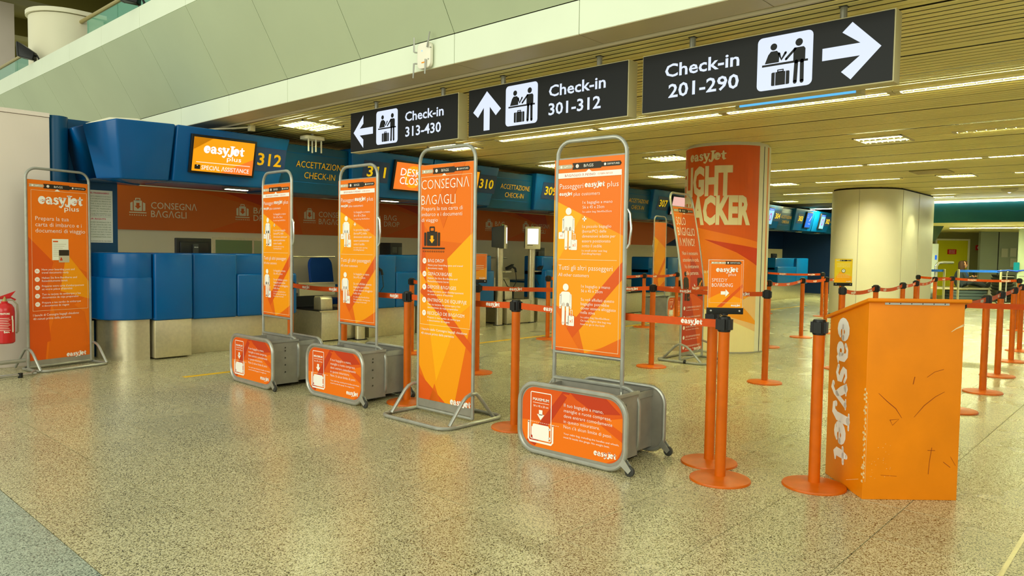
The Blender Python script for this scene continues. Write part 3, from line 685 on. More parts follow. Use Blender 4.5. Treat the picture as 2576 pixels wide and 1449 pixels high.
for k in range(6):
    b = 3.84+P*k
    OD = ['first', 'second', 'third', 'fourth', 'fifth', 'sixth', 'seventh', 'eighth', 'ninth', 'tenth', 'eleventh', 'last']; fo = OD[2*k]; fp = OD[2*k+1]; fq = ['nearest', 'second', 'third', 'fourth', 'fifth', 'farthest'][k]
    if k == 3: pass
    h1 = thing('desk_header', fo+' blue number box of the desk header from the left, number %s' % nums[2*k], 'desk header')
    mb = MB(); hbody(mb, b, b+1.49, .0 if k == 0 else .02, .10); mb.build('box', h1, bevel=.02)
    numtext(h1, nums[2*k], b+1.03)
    p = Pr(0)
    h2 = thing('desk_header', fq+' recessed blue header panel reading Accettazione Check-in, right of number %s' % nums[2*k], 'desk header')
    mb = MB(); hbody(mb, b+1.492, b+2.478, -.095, -.095, BLUED, 9.0, 9.12, 2.77, 2.13); mb.build('panel', h2, bevel=.01)
    for zz in (2.66, 2.28):
        q = 9.0+(2.77-zz)/.64*.12; mb = MB(); mb.box(b+1.46, q-.004, zz-.004, b+2.44, q+.004, zz+.004, BLUE); mb.build('panel_joint', h2)
    p.txt('ACCETTAZIONE', 0, 0, .085, AMBER, w=.78, al='C'); p.txt('CHECK-IN', 0, -.145, .085, AMBER, w=.50, al='C')
    o = p.build('lettering', h2, (b+2.05, 9.0+(2.77-2.52)/.64*.12-.012, 2.52)); o.rotation_euler = (math.atan2(.12, .64), 0, 0)
    h3 = thing('desk_header', fp+' blue number box of the desk header from the left, number %s' % nums[2*k+1], 'desk header')
    e = 1.55 if k == 5 else 1.56
    mb = MB(); hbody(mb, b+2.48, b+2.48+e, .10, .02); mb.build('box', h3, bevel=.02)
    numtext(h3, nums[2*k+1], b+2.76)
    if k < 3:
        screen('s', fo+' header screen from the left, wide and orange, beside number %s' % nums[2*k] if k else 'wide orange screen reading special assistance left of number 312', b+.19, 2.29, .78, .41, 'special' if k == 0 else 'plain')
        screen('s', fp+' header screen from the left, wide and orange, beside number %s' % nums[2*k+1] if k else 'wide orange screen reading desk closed right of number 311', b+3.30-.03, 2.29, .70, .41, 'closed' if k < 2 else 'pale')
    elif k >= 4:
        screen('s', 'upright light blue header screen with a pink ring, %s number pair' % fq, b+.45, 2.26, .36, .46, 'ring')
        screen('s', 'upright deep blue header screen with white marks, %s number pair' % fq, b+3.30, 2.26, .42, .46, 'blue')
    for q in (b+.7, b+3.2):
        mb = MB(); mb.box(q, 9.12, 2.115, q+.34, 9.22, 2.135, DARKG); mb.box(q+.03, 9.13, 2.108, q+.31, 9.21, 2.116, DOWN if k == 0 else LCASE); mb.build('downlight', h1 if q < b+2 else h3)
t = thing('pipework', 'grey ducts and cables above the farthest blue header box', 'pipework')
mb = MB(); mb.box(21.5, 9.5, 2.83, 25.4, 9.9, 2.9, GREYP); mb.build('duct', t)
t = thing('cable_bundle', 'tangle of grey cables right of the farthest blue header box', 'cable')
mb = MB(); mb.tube([(25.75, 9.8, 2.6), (26.0, 9.7, 2.85), (26.5, 9.8, 2.8), (26.6, 9.9, 2.5)], .03, GREYT, 6); mb.tube([(25.9, 9.6, 2.9), (26.2, 9.6, 2.6), (26.8, 9.8, 2.55)], .02, GREYT, 6); mb.build('cable', t)
# ------------------------------------------------------------ check-in counters
def shell(mb, x0, x1, y0, z0, z1, m=BLUE, y1=9.72): mb.box(x0, y0, z0, x1, y1, z1, m)
def desk(x0, x1, label, low=0, rdr=None, corner=False):
    """low: -1 / 1 side on which the front steps down to a lower shelf"""
    t = thing('check_in_desk', label, 'check-in desk')
    s = x1-x0
    if low >= 0: a, b, c, d = x0, x0+s*.40, x0+s*.40, x1
    else: a, b, c, d = x1-s*.40, x1, x0, x1-s*.40
    mb = MB(); shell(mb, a+.004, b-.004, 9.15, .46, 1.285); mb.build('front_panel', t, bevel=.025)
    mb = MB(); shell(mb, c+.004, d-.004, 9.23, .90, 1.285); mb.build('upper_panel', t, bevel=.025)
    mb = MB(); shell(mb, c+.004, d-.004, 9.15, .46, 1.02); mb.build('lower_panel', t, bevel=.03)
    mb = MB(); mb.box(x0+.01, 9.35, 0, x1-.01, 9.72, .47, STEEL); mb.build('plinth', t, bevel=.004)
    mb = MB(); mb.box(x0, 9.70, .75, x1, 10.35, .79, BLUED); mb.build('worktop', t)
    if rdr is not None:
        mb = MB(); mb.box(rdr, 9.21, 1.0, rdr+.12, 9.232, 1.10, BLACK); mb.box(rdr+.015, 9.205, 1.015, rdr+.105, 9.212, 1.04, SCRL); mb.build('display_socket', t)
    return t
def rcorner():
    t = thing('counter_end', 'rounded blue end piece of the counter on a stainless base, beside the tall orange banner', 'counter')
    prof = arc(3.25, 9.38, .24, pi, 1.5*pi, 8)
    for nm, z0, z1, o in (('upper_shell', .98, 1.285, .03), ('lower_shell', .49, 1.0, 0)):
        mb = MB(); mb.prism([(3.48+o+.36*cos(q_), 9.52+.39*sin(q_)) for q_ in [pi+i*pi/20 for i in range(11)]]+[(3.63, 9.13+o*.3), (3.63, 9.85), (3.12+o, 9.85)], z0, z1, BLUE); mb.build(nm, t, bevel=.02)
    mb = MB(); mb.prism([(3.48+.26*cos(q_), 9.52+.32*sin(q_)) for q_ in [pi+i*pi/20 for i in range(11)]]+[(3.62, 9.20), (3.62, 9.8), (3.22, 9.8)], 0, .50, STEEL); mb.build('plinth', t)
rcorner()
t = thing('counter_cabinet', 'plain blue counter panel over a stainless door, left of the nearest desk', 'counter')
mb = MB(); shell(mb, 3.645, 4.10, 9.10, .475, 1.285); mb.build('front_panel', t, bevel=.02)
mb = MB(); mb.box(3.65, 9.12, 0.02, 4.09, 9.7, .475, STEEL); mb.build('door', t, bevel=.004)
desk(4.12, 5.59, 'nearest blue desk, with a stepped shelf, left of the nearest small bag sizer', 1)
desk(6.95, 7.90, 'blue desk with a card display, seen between the second bag sizer and tall banner', 1, 7.25)
desk(7.92, 9.56, 'blue desk seen right of the tall baggage drop banner', 1)
desk(10.98, 11.95, 'blue desk seen left of the large bag sizer', -1, 11.28)
desk(11.97, 13.6, 'blue desk mostly behind the large bag sizer', 1)
desk(14.8, 16.0, 'blue desk left of the leaning hand baggage banner', -1, 15.3)
desk(19.4, 20.7, 'blue desk at the far island just right of the orange column', -1)
desk(21.9, 24.3, 'blue desk with a card display at the farthest header box', -1, 23.6)
def bench(x, label, yl=11.2):
    t = thing('baggage_scale', label, 'baggage scale', (x, 0, 0))
    mb = MB(); mb.box(0, 9.3, .02, .66, min(10.6, yl), .44, STEEL); mb.box(.03, 9.33, 0, .63, min(10.5, yl-.05), .02, BLACK); mb.build('base', t, bevel=.004)
    mb = MB(); mb.box(-.04, 9.28, .44, .68, 9.31, .46, STEEL); mb.box(.03, 9.31, .44, .63, min(10.6, yl), .455, BLACK); mb.build('belt', t)
    mb = MB(); mb.box(.06, min(10.2, yl-.4), .44, .62, yl, .62, DARKG); mb.build('conveyor', t)
    mb = MB(); mb.prism([(9.42, .455), (9.62, .455), (9.62, .62), (9.60, .66), (9.46, .66), (9.43, .62)], .42, .62, STEEL, fn=lambda a, b, c: (c-.35, a, b)); mb.build('end_guard', t, bevel=.006)
    mb = MB(); mb.box(-.12, 9.7, .66, .5, 9.74, .84, mat('pale_scale_panel', (196, 190, 160), .3, .3)); mb.hexa([(-.15, 9.68, .84), (.5, 9.68, .84), (.5, 9.9, .80), (-.15, 9.9, .80)], [(-.15, 9.68, .86), (.5, 9.68, .86), (.5, 9.9, .82), (-.15, 9.9, .82)], STEEL); mb.build('label_shelf', t)
    mb = MB(); mb.tube([(-.35, 9.9, 1.24), (.62, 9.9, 1.24)], .016, STEEL, 8); mb.build('rail', t)
bench(6.08, 'stainless baggage scale and conveyor behind the two small bag sizers')
bench(10.06, 'stainless baggage scale between the two screen kiosks', 10.1)
bench(14.0, 'stainless baggage scale behind the leaning banner and distant sizer')
bench(18.2, 'stainless baggage scale at the far island, right of the orange column')
bench(21.0, 'stainless baggage scale at the far end, left of the last desk')
def chair(x, y, rz, label):
    t = thing('office_chair', label, 'chair', (x, y, 0), rz)
    mb = MB(); mb.prism(rr_pts(-.24, -.02, .24, .62, .16), -.03, .03, mat('blue_upholstery', (10, 70, 150), .7), fn=lambda a, b, c: (a, c+.22+(b*.15), b+.62)); mb.build('backrest', t, bevel=.015)
    mb = MB(); mb.prism(rr_pts(-.25, -.25, .25, .23, .08), .46, .54, mat('blue_upholstery', (10, 70, 150), .7)); mb.build('seat', t, bevel=.02)
    mb = MB(); mb.tube([(0, 0, .1), (0, 0, .46)], .03, BLACK, 8); mb.tube([(0, .1, .47), (0, .26, .5), (0, .26, .8)], .02, BLACK, 6); mb.build('column', t)
    for k in range(5):
        a = k*2*pi/5; mb = MB(); mb.tube([(0, 0, .12), (.27*cos(a), .27*sin(a), .07)], [.03, .018], BLACK, 6); mb.lathe([(0, .0), (.025, .005), (.025, .05), (0, .055)], BLACK, .27*cos(a), .27*sin(a), 8); mb.build('leg', t)
chair(7.08, 10.55, .1, 'blue office chair with a tall back, seen left of the second bag sizer')
chair(5.25, 10.75, .3, 'blue office chair behind the nearest desk, only its top showing right of the monitor')
chair(10.35, 10.62, -.6, 'blue office chair between the two screen kiosks')
def monitor(x, y, rz, label, brand=None, w=.51, h=.30, z=1.05):
    t = thing('desk_monitor', label, 'monitor', (x, y, .79), rz)
    z = z-.79
    mb = MB(); mb.box(-w/2, 0, z, w/2, .045, z+h, BLACK); mb.box(-w/2+.05, -.02, z+.04, w/2-.05, 0, z+h-.05, BLACK); mb.build('housing', t, bevel=.008)
    mb = MB(); mb.box(-.035, -.045, 0.01, .035, -.015, z+h*.75, DARKG); mb.box(-.12, -.12, 0, .12, .06, .012, DARKG); mb.build('stand', t)
    mb = MB(); mb.box(-w/2+.02, .0445, z+.02, w/2-.02, .047, z+h-.02, SCRL); mb.build('display', t)
    if brand: p = Pr(-.046); p.txt(brand, 0, z+h*.6, .012, PAPER, w=.06, al='C', bold=.02); p.build('lettering', t)
monitor(4.46, 9.85, .12, 'black monitor seen from behind on the nearest blue desk', 'ΛSUS', z=1.18)
monitor(11.55, 9.85, .1, 'black monitor seen from behind, left of the large bag sizer poster', z=1.15)
monitor(23.4, 9.9, .1, 'black monitor on the farthest blue desk', z=1.12)
t = thing('label_printer', 'black label printer on the desk left of the tall banner', 'printer', (7.80, 9.85, .79))
mb = MB(); mb.box(-.11, -.1, 0, .13, .2, .69, BLACK); mb.box(.04, -.105, .25, .12, -.1, .62, DARKG); mb.box(-.08, -.104, .52, .02, -.1, .62, DARKG); mb.build('housing', t, bevel=.01)
# kiosks on posts
def kiosk(x, y, rz, label, base=True):
    t = thing('screen_kiosk', label, 'kiosk', (x, y, 0))
    mb = MB(); mb.prism([(x_*.075, y_*.055) for x_, y_ in rr_pts(-1, -1, 1, 1, .8)], 0, 1.50, STEEL); mb.build('post', t)
    mb = MB(); mb.prism(rr_pts(-.1, -.08, .1, .08, .05), 0, .012, BLACK); mb.build('foot', t)
    mb = MB(); mb.hexa([(-.14, -.10, .0), (.14, -.10, .0), (.13, .14, .02), (-.13, .14, .02)], [(-.14, -.10, .42), (.14, -.10, .42), (.13, .14, .38), (-.13, .14, .38)], DARKG); h = link('head', mb.data('head', bevel=.01), t, (0, 0, 1.42), rz)
    mb = MB(); mb.box(-.15, -.125, -.005, .15, -.09, .425, LCASE); link('front_frame', mb.data('front_frame', bevel=.01), h)
    mb = MB(); mb.box(-.105, -.128, .09, .105, -.124, .385, SCRW); link('display', mb.data('display'), h)
    mb = MB(); mb.box(-.11, -.127, .065, .0, -.124, .075, BLACK); mb.box(-.06, -.127, .01, .06, -.124, .05, NAVG); mb.lathe([(.022, .425), (.02, .44), (0, .45)], mat('green_lamp', (120, 170, 90), .4), 0, -.05, 10); link('card_slot', mb.data('card_slot'), h)
    mb = MB(); mb.hexa([(.08, -.14, 1.02), (.16, -.14, 1.03), (.16, -.08, 1.03), (.08, -.08, 1.02)], [(.08, -.15, 1.06), (.24, -.15, 1.13), (.24, -.08, 1.13), (.08, -.07, 1.07)], BLACK)
    mb.tube([(.20, -.11, 1.1), (.30, -.12, 1.05), (.32, -.12, .98)], .022, BLACK, 6); mb.tube([(.32, -.12, .97), (.36, -.1, .8), (.28, -.08, .68), (.16, -.06, .72), (.08, -.04, .85)], .007, BLACK, 5); mb.build('scanner', t)
    mb = MB(); mb.box(.04, -.12, .98, .2, -.05, 1.0, STEEL); mb.build('scanner_shelf', t)
kiosk(9.92, 9.38, radians(38), 'grey post kiosk with its black head turned aside, right of the tall banner')
kiosk(10.82, 9.38, radians(-40), 'grey post kiosk with a bright white upright screen, left of the large bag sizer')
kiosk(6.70, 9.22, radians(-40), 'post kiosk with a white screen half hidden behind the second bag sizer')
# passenger rights notice
t = thing('notice', 'white printed passenger rights notice on the blue panel beside the left banner', 'notice', (3.06, 9.893, 1.40))
mb = MB(); mb.box(0, -.002, 0, .40, .002, .64, PAPER); mb.build('sheet', t)
p = Pr(-.003)
p.txt('DIRITTI DEL PASSEGGERO', .02, .605, .018, TXTR, w=.34, bold=.02); p.txt('YOUR RIGHTS', .08, .29, .018, TXTR, w=.24, bold=.02)
for i, s in enumerate(['IN CASO DI NEGATO IMBARCO O DI VOLO', 'CANCELLATO O RITARDATO DI ALMENO', 'DUE ORE RIVOLGERSI AL BANCO DI', 'ACCETTAZIONE O ALLA PORTA DI', 'IMBARCO PER OTTENERE IL TESTO CHE', 'ENUNCIA I DIRITTI DEL PASSEGGERO', 'IN PARTICOLARE IN MATERIA DI', 'COMPENSAZIONE PECUNIARIA E DI']): p.txt(s, .02, .565-i*.030, .014, TXTG, w=.36)
for i, s in enumerate(['IF YOU ARE DENIED BOARDING OR IF', 'YOUR FLIGHT IS CANCELLED OR', 'DELAYED FOR AT LEAST TWO HOURS ASK', 'AT THE CHECK-IN COUNTER OR', 'BOARDING GATE FOR THE TEXT STATING', 'YOUR RIGHTS PARTICULARLY WITH', 'REGARD TO COMPENSATION AND']): p.txt(s, .02, .25-i*.030, .014, TXTG, w=.36)
p.line(.02, .315, .38, .315, .002, TXTG); p.txt('REGOLAMENTO CE N. 261/2004', .1, .335, .010, DARKG, w=.28); p.txt('REGULATION EC N. 261/2004', .1, .02, .010, DARKG, w=.28)
p.build('lettering', t)
# ------------------------------------------------------------ background at the far right
t = thing('display_board', 'large dark display panel hanging behind the cream column', 'display board', (24.75, 5.6, 1.85), radians(-52))
mb = MB(); mb.hexa([(-.9, 0, 0), (.0, 0, 0), (.0, .12, 0), (-.9, .12, 0)], [(-.9, -.2, .5), (.16, -.2, .5), (.16, -.05, .5), (-.9, -.05, .5)], mat('dark_green_screen', (50, 74, 66), .3)); mb.build('panel', t, bevel=.01)
for u in (-.2, .0): mb = MB(); mb.box(u, -.1, .45, u+.03, -.07, .62, CREMC); mb.build('hanger', t)
fw = struct('wall_far')
def far_box(nm, x, y, w, d, z0, z1, m, par=fw, rz=radians(-47)):
    mb = MB(); mb.box(0, 0, z0, w, d, z1, m); return mb.build(nm, par, (x, y, 0), rz)
far_box('wall_panel', 29.4, 8.2, 6.6, .1, 0, 2.4, mat('far_beige_wall', (150, 146, 84), .6))
far_box('cladding', 30.2, 5.42, .62, .12, 0, 2.36, mat('far_grey_cladding', (150, 158, 140), .5)); far_box('cladding', 30.64, 4.96, 2.0, .12, 0, 2.36, mat('far_grey_cladding', (150, 158, 140), .5)); far_box('cladding_gap', 30.62, 4.98, .05, .1, 0, 2.36, BLACK)
far_box('pillar', 27.72, 3.93, .33, .06, 0, 2.36, mat('far_pillar', (206, 220, 196), .5))
far_box('pillar', 28.2, 2.9, 2.6, .3, 0, 2.36, mat('far_pillar', (206, 220, 196), .5))
dr = struct('door_1'); dx, dy = 30.35, 6.80
far_box('door_leaf', dx, dy, 1.12, .06, 0, 2.0, YDOOR, dr); far_box('door_frame', dx-.05, dy+.05, .07, .1, 0, 2.06, CREMC, dr); far_box('door_frame', dx+.76, dy-.83, .07, .1, 0, 2.06, CREMC, dr); far_box('door_frame', dx-.05, dy+.05, 1.2, .1, 2.0, 2.06, CREMC, dr)
mb = MB(); mb.box(.38, -.02, 1.50, .70, -.005, 1.68, RED); mb.build('door_plate', dr, (dx, dy, 0), radians(-47))
p = Pr(-.022)
for i, s in enumerate(['USCITA DI', 'EMERGENZA', 'PORTA ALLARMATA']): p.txt(s, .54, 1.64-i*.05, .025, WHITE, al='C', w=.22)
p.build('plate_lettering', dr, (dx, dy, 0), radians(-47))
t = thing('fire_sign', 'small red fire equipment sign on the wall right of the yellow door', 'sign', (31.0, 5.72, 1.66), radians(-47)); mb = MB(); mb.box(0, -.03, 0, .18, 0, .18, RED); mb.build('plate', t); p = Pr(-.031); p.circ(.1, .09, .05, WHITE); p.circ(.1, .09, .03, RED, 2); p.build('symbol', t)
t = thing('vending_kiosk', 'tall white self-service kiosk just right of the cream column', 'kiosk', (27.99, 6.52, 0), radians(-47))
mb = MB(); mb.box(0, 0, 0, .34, .5, 1.84, mat('kiosk_white', (214, 224, 226), .4)); mb.build('body', t, bevel=.02); mb = MB(); mb.box(-.25, .01, .95, .02, .3, 1.75, BLACK); mb.build('screen', t); mb = MB(); mb.box(.22, -.01, 1.3, .28, 0, 1.45, SCRB); mb.build('card_reader', t)
for i, (a, b, lb) in enumerate(((.0, 0, 'grey notice sheet on the far grey wall, leftmost'), (.30, .02, 'grey notice sheet on the far grey wall, upper middle'), (.32, -.34, 'grey notice sheet on the far grey wall, lowest'), (.56, -.05, 'grey notice sheet on the far grey wall, rightmost'))):
    mb = MB(); mb.box(0, -.02, 0, .22, -.012, .30, mat('far_paper', (186, 186, 170), .7)); tag(mb.build('paper_notice', None, (30.72+a*.68, 4.88-a*.73, 1.42+b), radians(-47)), lb, 'notice')
for x_, y_, lb in ((24.2, 7.9, 'white lamp on the dark ceiling above the farthest header box'), (25.5, 4.2, 'bright lamp in the low ceiling beyond the teal bulkhead')):
    z_ = 2.90 if x_ < 25 else 2.29
    t = thing('ceiling_lamp', lb, 'ceiling light', (x_, y_, z_)); mb = MB(); mb.box(-.09, -1.2, -.03, .09, 1.2, 0, LCASE); mb.build('housing', t); mb = MB(); mb.box(-.07, -1.18, -.034, .07, 1.18, -.03, LIT); mb.build('diffuser', t)
# bench, trays, trolley, retractable posts with blue belt
t = thing('luggage_bench', 'low metal bench with storage bins under two seated people', 'bench', (26.5, 6.14, 0), radians(-47))
mb = MB(); mb.box(0, 0, .36, 2.3, 1.0, .42, STEEL); mb.box(1.95, .02, 0, 2.28, .98, .36, STEEL); mb.box(.0, .03, 0, .06, .97, .36, STEEL); mb.build('frame', t, bevel=.005)
for i in range(3): mb = MB(); mb.box(.75, .04+.001*i, .04+.1*i, 1.93, .46, .13+.1*i, mat('grey_bin', (66, 78, 84), .5)); mb.build('storage_bin', t, bevel=.01)
for u, lb, (bx, by) in ((0, 'grey post with a blue belt, leftmost of the three behind the orange belts', (24.9, 5.36)), (1, 'grey post with a blue belt between the seated person and the bins', (25.2, 5.05)), (2, 'grey post with a blue belt in front of the stack of black trays', (26.05, 4.12))):
    t = thing('grey_stanchion', lb, 'stanchion', (bx, by, 0)); mb = MB(); mb.lathe([(.16, 0), (.16, .02), (.03, .03)], GREYT); mb.build('base', t)
    mb = MB(); mb.lathe([(.032, .03), (.032, 1.03), (0, 1.035)], mat('grey_post', (176, 170, 140), .4, .4), seg=12); mb.build('post', t)
for a, b, lb in (((24.0, 6.3), (24.9, 5.36), 'blue barrier belt left of the seated people'), ((25.2, 5.05), (26.05, 4.12), 'blue barrier belt from the seated person to the black trays')):
    mb = MB(); dx_, dy_ = b[0]-a[0], b[1]-a[1]; L = math.hypot(dx_, dy_); mb.box(.03, -.001, .95, L-.03, .001, 1.02, mat('blue_belt', (20, 90, 200), .6)); tag(mb.build('barrier_belt', None, (a[0], a[1], 0), math.atan2(dy_, dx_)), lb, 'barrier belt')
for i in range(9):
    z = .02+i*.095; o_ = .012*((i*7) % 3-1)
    mb = MB(); mb.hexa([(-.22+o_, -.15, z), (.22+o_, -.15, z), (.22+o_, .15, z), (-.22+o_, .15, z)], [(-.26+o_, -.18, z+.088), (.26+o_, -.18, z+.088), (.26+o_, .18, z+.088), (-.26+o_, .18, z+.088)], BLACK)
    tag(mb.build('tray', None, (27.29, 4.27, 0), radians(-47), bevel=.006), 'black plastic tray, %s of the tall stack behind the blue belt' % ['lowest', 'second from the bottom', 'third from the bottom', 'fourth from the bottom', 'middle one', 'fourth from the top', 'third from the top', 'second from the top', 'topmost'][i], 'tray', 'stacked black trays')
def trolley(x, y, rz, label):
    t = thing('luggage_trolley', label, 'trolley', (x, y, 0), rz)
    mb = MB(); mb.tube([(.0, 0, .12), (-.05, 0, .5), (0, 0, .95), (.08, 0, 1.0)], .018, CHROME, 8); mb.tube([(0, .22, .10), (.8, .18, .10), (.8, -.18, .10), (0, -.22, .10)], .016, CHROME, 8); mb.tube([(-.02, -.2, .72), (-.02, .2, .72)], .012, CHROME, 6); mb.tube([(.1, -.15, .85), (.1, .15, .85)], .012, CHROME, 6); mb.build('frame', t)
    mb = MB(); mb.tube([(.06, -.25, 1.0), (.2, 0, 1.03), (.06, .25, 1.0)], .022, mat('blue_handle', (30, 70, 190), .4), 8); mb.build('handle', t)
    for a, b in ((0, .22), (0, -.22), (.75, 0)):
        mb = MB(); mb.lathe([(0, -.02), (.06, -.018), (.06, .018), (0, .02)], DARKG, fn=lambda p, q, r: (a+p, b+r, .06+q), seg=12); mb.build('wheel', t)
trolley(26.35, 3.55, radians(20), 'chrome luggage trolley with a blue handle beside the far pillar')
trolley(25.6, 3.9, radians(200), 'chrome luggage trolley in front of the stacked black trays')
mb = MB(); mb.prism(rr_pts(-.07, -.14, .07, .14, .03), 0, .07, mat('teal_box', (20, 140, 170), .5), fn=lambda a, b, c: (a, c, b)); tag(mb.build('dispenser', None, (27.62, 3.95, 1.12), radians(-47)), 'small teal dispenser on the far pillar above the trolley', 'dispenser')
t = thing('ticket_counter', 'pale counter table with white legs left of the seated people', 'table', (25.05, 6.95, 0), radians(-47))
mb = MB(); mb.box(0, 0, .84, 1.25, .5, .90, GREYT); mb.build('top', t); 
for u in (.06, 1.15): mb = MB(); mb.box(u, .04, 0, u+.05, .09, .84, PAPER); mb.build('leg', t)
def person(loc, rz, shirt, pants, hair, label, kind=0):
    t = thing('person', label, 'person', loc, rz)
    me = bpy.data.meshes.new('body')
    V = [(0, 0, .10), (.02, 0, .28), (.04, 0, .44), (.07, 0, .56), (.10, 0, .62),
         (.06, .16, .50), (.14, .20, .30), (.34, .12, .30), (.42, .06, .34), (.06, -.16, .50), (.14, -.20, .30), (.34, -.12, .32), (.42, -.06, .36),
         (.05, .10, .10), (.42, .11, .16), (.80, .11, .06), (.93, .11, .12), (.05, -.10, .10), (.44, -.11, .22), (.80, -.11, .06), (.93, -.11, .13)]
    E = [(0, 1), (1, 2), (2, 3), (3, 4), (2, 5), (5, 6), (6, 7), (7, 8), (2, 9), (9, 10), (10, 11), (11, 12), (0, 13), (13, 14), (14, 15), (15, 16), (0, 17), (17, 18), (18, 19), (19, 20)]
    Rr = [.14, .14, .13, .06, .05, .055, .045, .035, .03, .055, .045, .035, .03, .10, .075, .05, .035, .10, .075, .05, .035]
    me.from_pydata(V, E, []); o = link('body', me, t)
    me.materials.append(shirt)
    md = o.modifiers.new('skin', 'SKIN'); md.use_smooth_shade = True
    for i, r in enumerate(Rr): me.skin_vertices[0].data[i].radius = (r, r)
    me.skin_vertices[0].data[0].use_root = True
    o.modifiers.new('sub', 'SUBSURF').levels = 1; o.modifiers['sub'].render_levels = 2
    mb = MB(); mb.lathe([(0, -.11), (.045, -.10), (.07, -.04), (.08, .02), (.078, .07), (.05, .115), (0, .125)], SKIN, seg=14, fn=lambda a, b, c: (a*1.12+.13, b, c+.73))
    mb.lathe([(.012, -.02), (.016, 0), (.004, .03)], SKIN, seg=6, fn=lambda a, b, c: (a+.225, b, c+.73)); mb.box(.205, -.02, .685, .217, .02, .692, SCRAT); mb.box(.205, -.035, .745, .215, -.02, .752, HAIR); mb.box(.205, .02, .745, .215, .035, .752, HAIR)
    for s_ in (-1, 1): mb.lathe([(0, -.02), (.014, 0), (0, .02)], SKIN, seg=6, fn=lambda a, b, c: (a+.13, b+s_*.082, c+.73))
    mb.build('head', t)
    mb = MB()
    if kind == 0: mb.lathe([(.07, -.20), (.088, -.12), (.092, 0), (.09, .06), (.06, .12), (0, .14)], hair, seg=14, fn=lambda a, b, c: (min(a*1.1+.10, .185), b, c+.73))
    else: mb.lathe([(.075, -.03), (.09, .03), (.085, .08), (.06, .12), (0, .14)], hair, seg=14, fn=lambda a, b, c: (a*1.1+.115, b, c+.73))
    mb.build('hair', t)
    mb = MB(); mb.tube([(0, .02, .13), (.44, .11, .17), (.80, .11, .07)], [.125, .09, .06], pants, 10); mb.tube([(0, -.02, .13), (.44, -.11, .22), (.80, -.11, .07)], [.125, .09, .06], pants, 10); mb.build('trousers', t)
    for s_ in (-1, 1): mb = MB(); mb.hexa([(.78, s_*.11-.045, .01), (.92, s_*.11-.04, .01), (.92, s_*.11+.04, .01), (.78, s_*.11+.045, .01)], [(.80, s_*.11-.04, .10), (.95, s_*.11-.035, .2), (.95, s_*.11+.035, .2), (.80, s_*.11+.04, .10)], BLACK); mb.build('shoe', t, bevel=.02)
    for s_ in (-1, 1):
        mb = MB(); mb.lathe([(0, -.04), (.03, -.02), (.035, .02), (.02, .045)], SKIN, seg=8, fn=lambda a, b, c: (c+.44, a+s_*.055, b*.6+.35))
        for f_ in range(4): mb.tube([(.475, s_*.055-.024+f_*.016, .352), (.515+.005*(f_ % 3), s_*.055-.024+f_*.016, .355), (.525, s_*.055-.022+f_*.015, .375)], .0075, SKIN, 5)
        mb.tube([(.44, s_*.03, .36), (.47, s_*.015, .385), (.49, s_*.012, .395)], .008, SKIN, 5); mb.build('hand', t)
    return t
person((27.30, 5.48, .42), radians(-47), CLOTH, JEANS, HAIR, 'person with long dark hair sitting on the bench with legs stretched, holding a phone')
person((28.00, 5.56, .42), radians(-47), CLOTHB, JEANS, mat('short_brown_hair', (84, 54, 34), .7), 'person with short hair in blue sitting behind the long-haired person', 1)
mb = MB(); mb.box(.50, -.04, .36, .515, .04, .50, BLACK); tag(mb.build('phone', None, (27.30, 5.48, .42), radians(-47)), 'dark phone in the hand of the seated long-haired person', 'phone')
t = thing('backpack', 'dark blue backpack lying on the counter left of the seated people', 'bag', (25.55, 6.62, .90), radians(-47))
mb = MB(); mb.lathe([(.24, .0), (.27, .05), (.25, .14), (.16, .22), (0, .25)], CLOTHB, seg=16, fn=lambda a, b, c: (a*1.3, b*.7, c)); mb.build('bag', t); mb = MB(); mb.tube([(-.1, 0, .22), (0, .02, .30), (.1, 0, .23)], .015, BLACK, 6); mb.build('handle', t)
t = thing('metal_rack', 'curved chrome handrail beside the seated people', 'rail', (26.1, 5.85, 0), radians(-47)); mb = MB(); mb.tube([(0, 0, 0), (0, 0, 1.1), (.06, 0, 1.2), (.25, .1, 1.22), (.7, .3, 1.22)], .045, CHROME, 10); mb.build('tube', t)
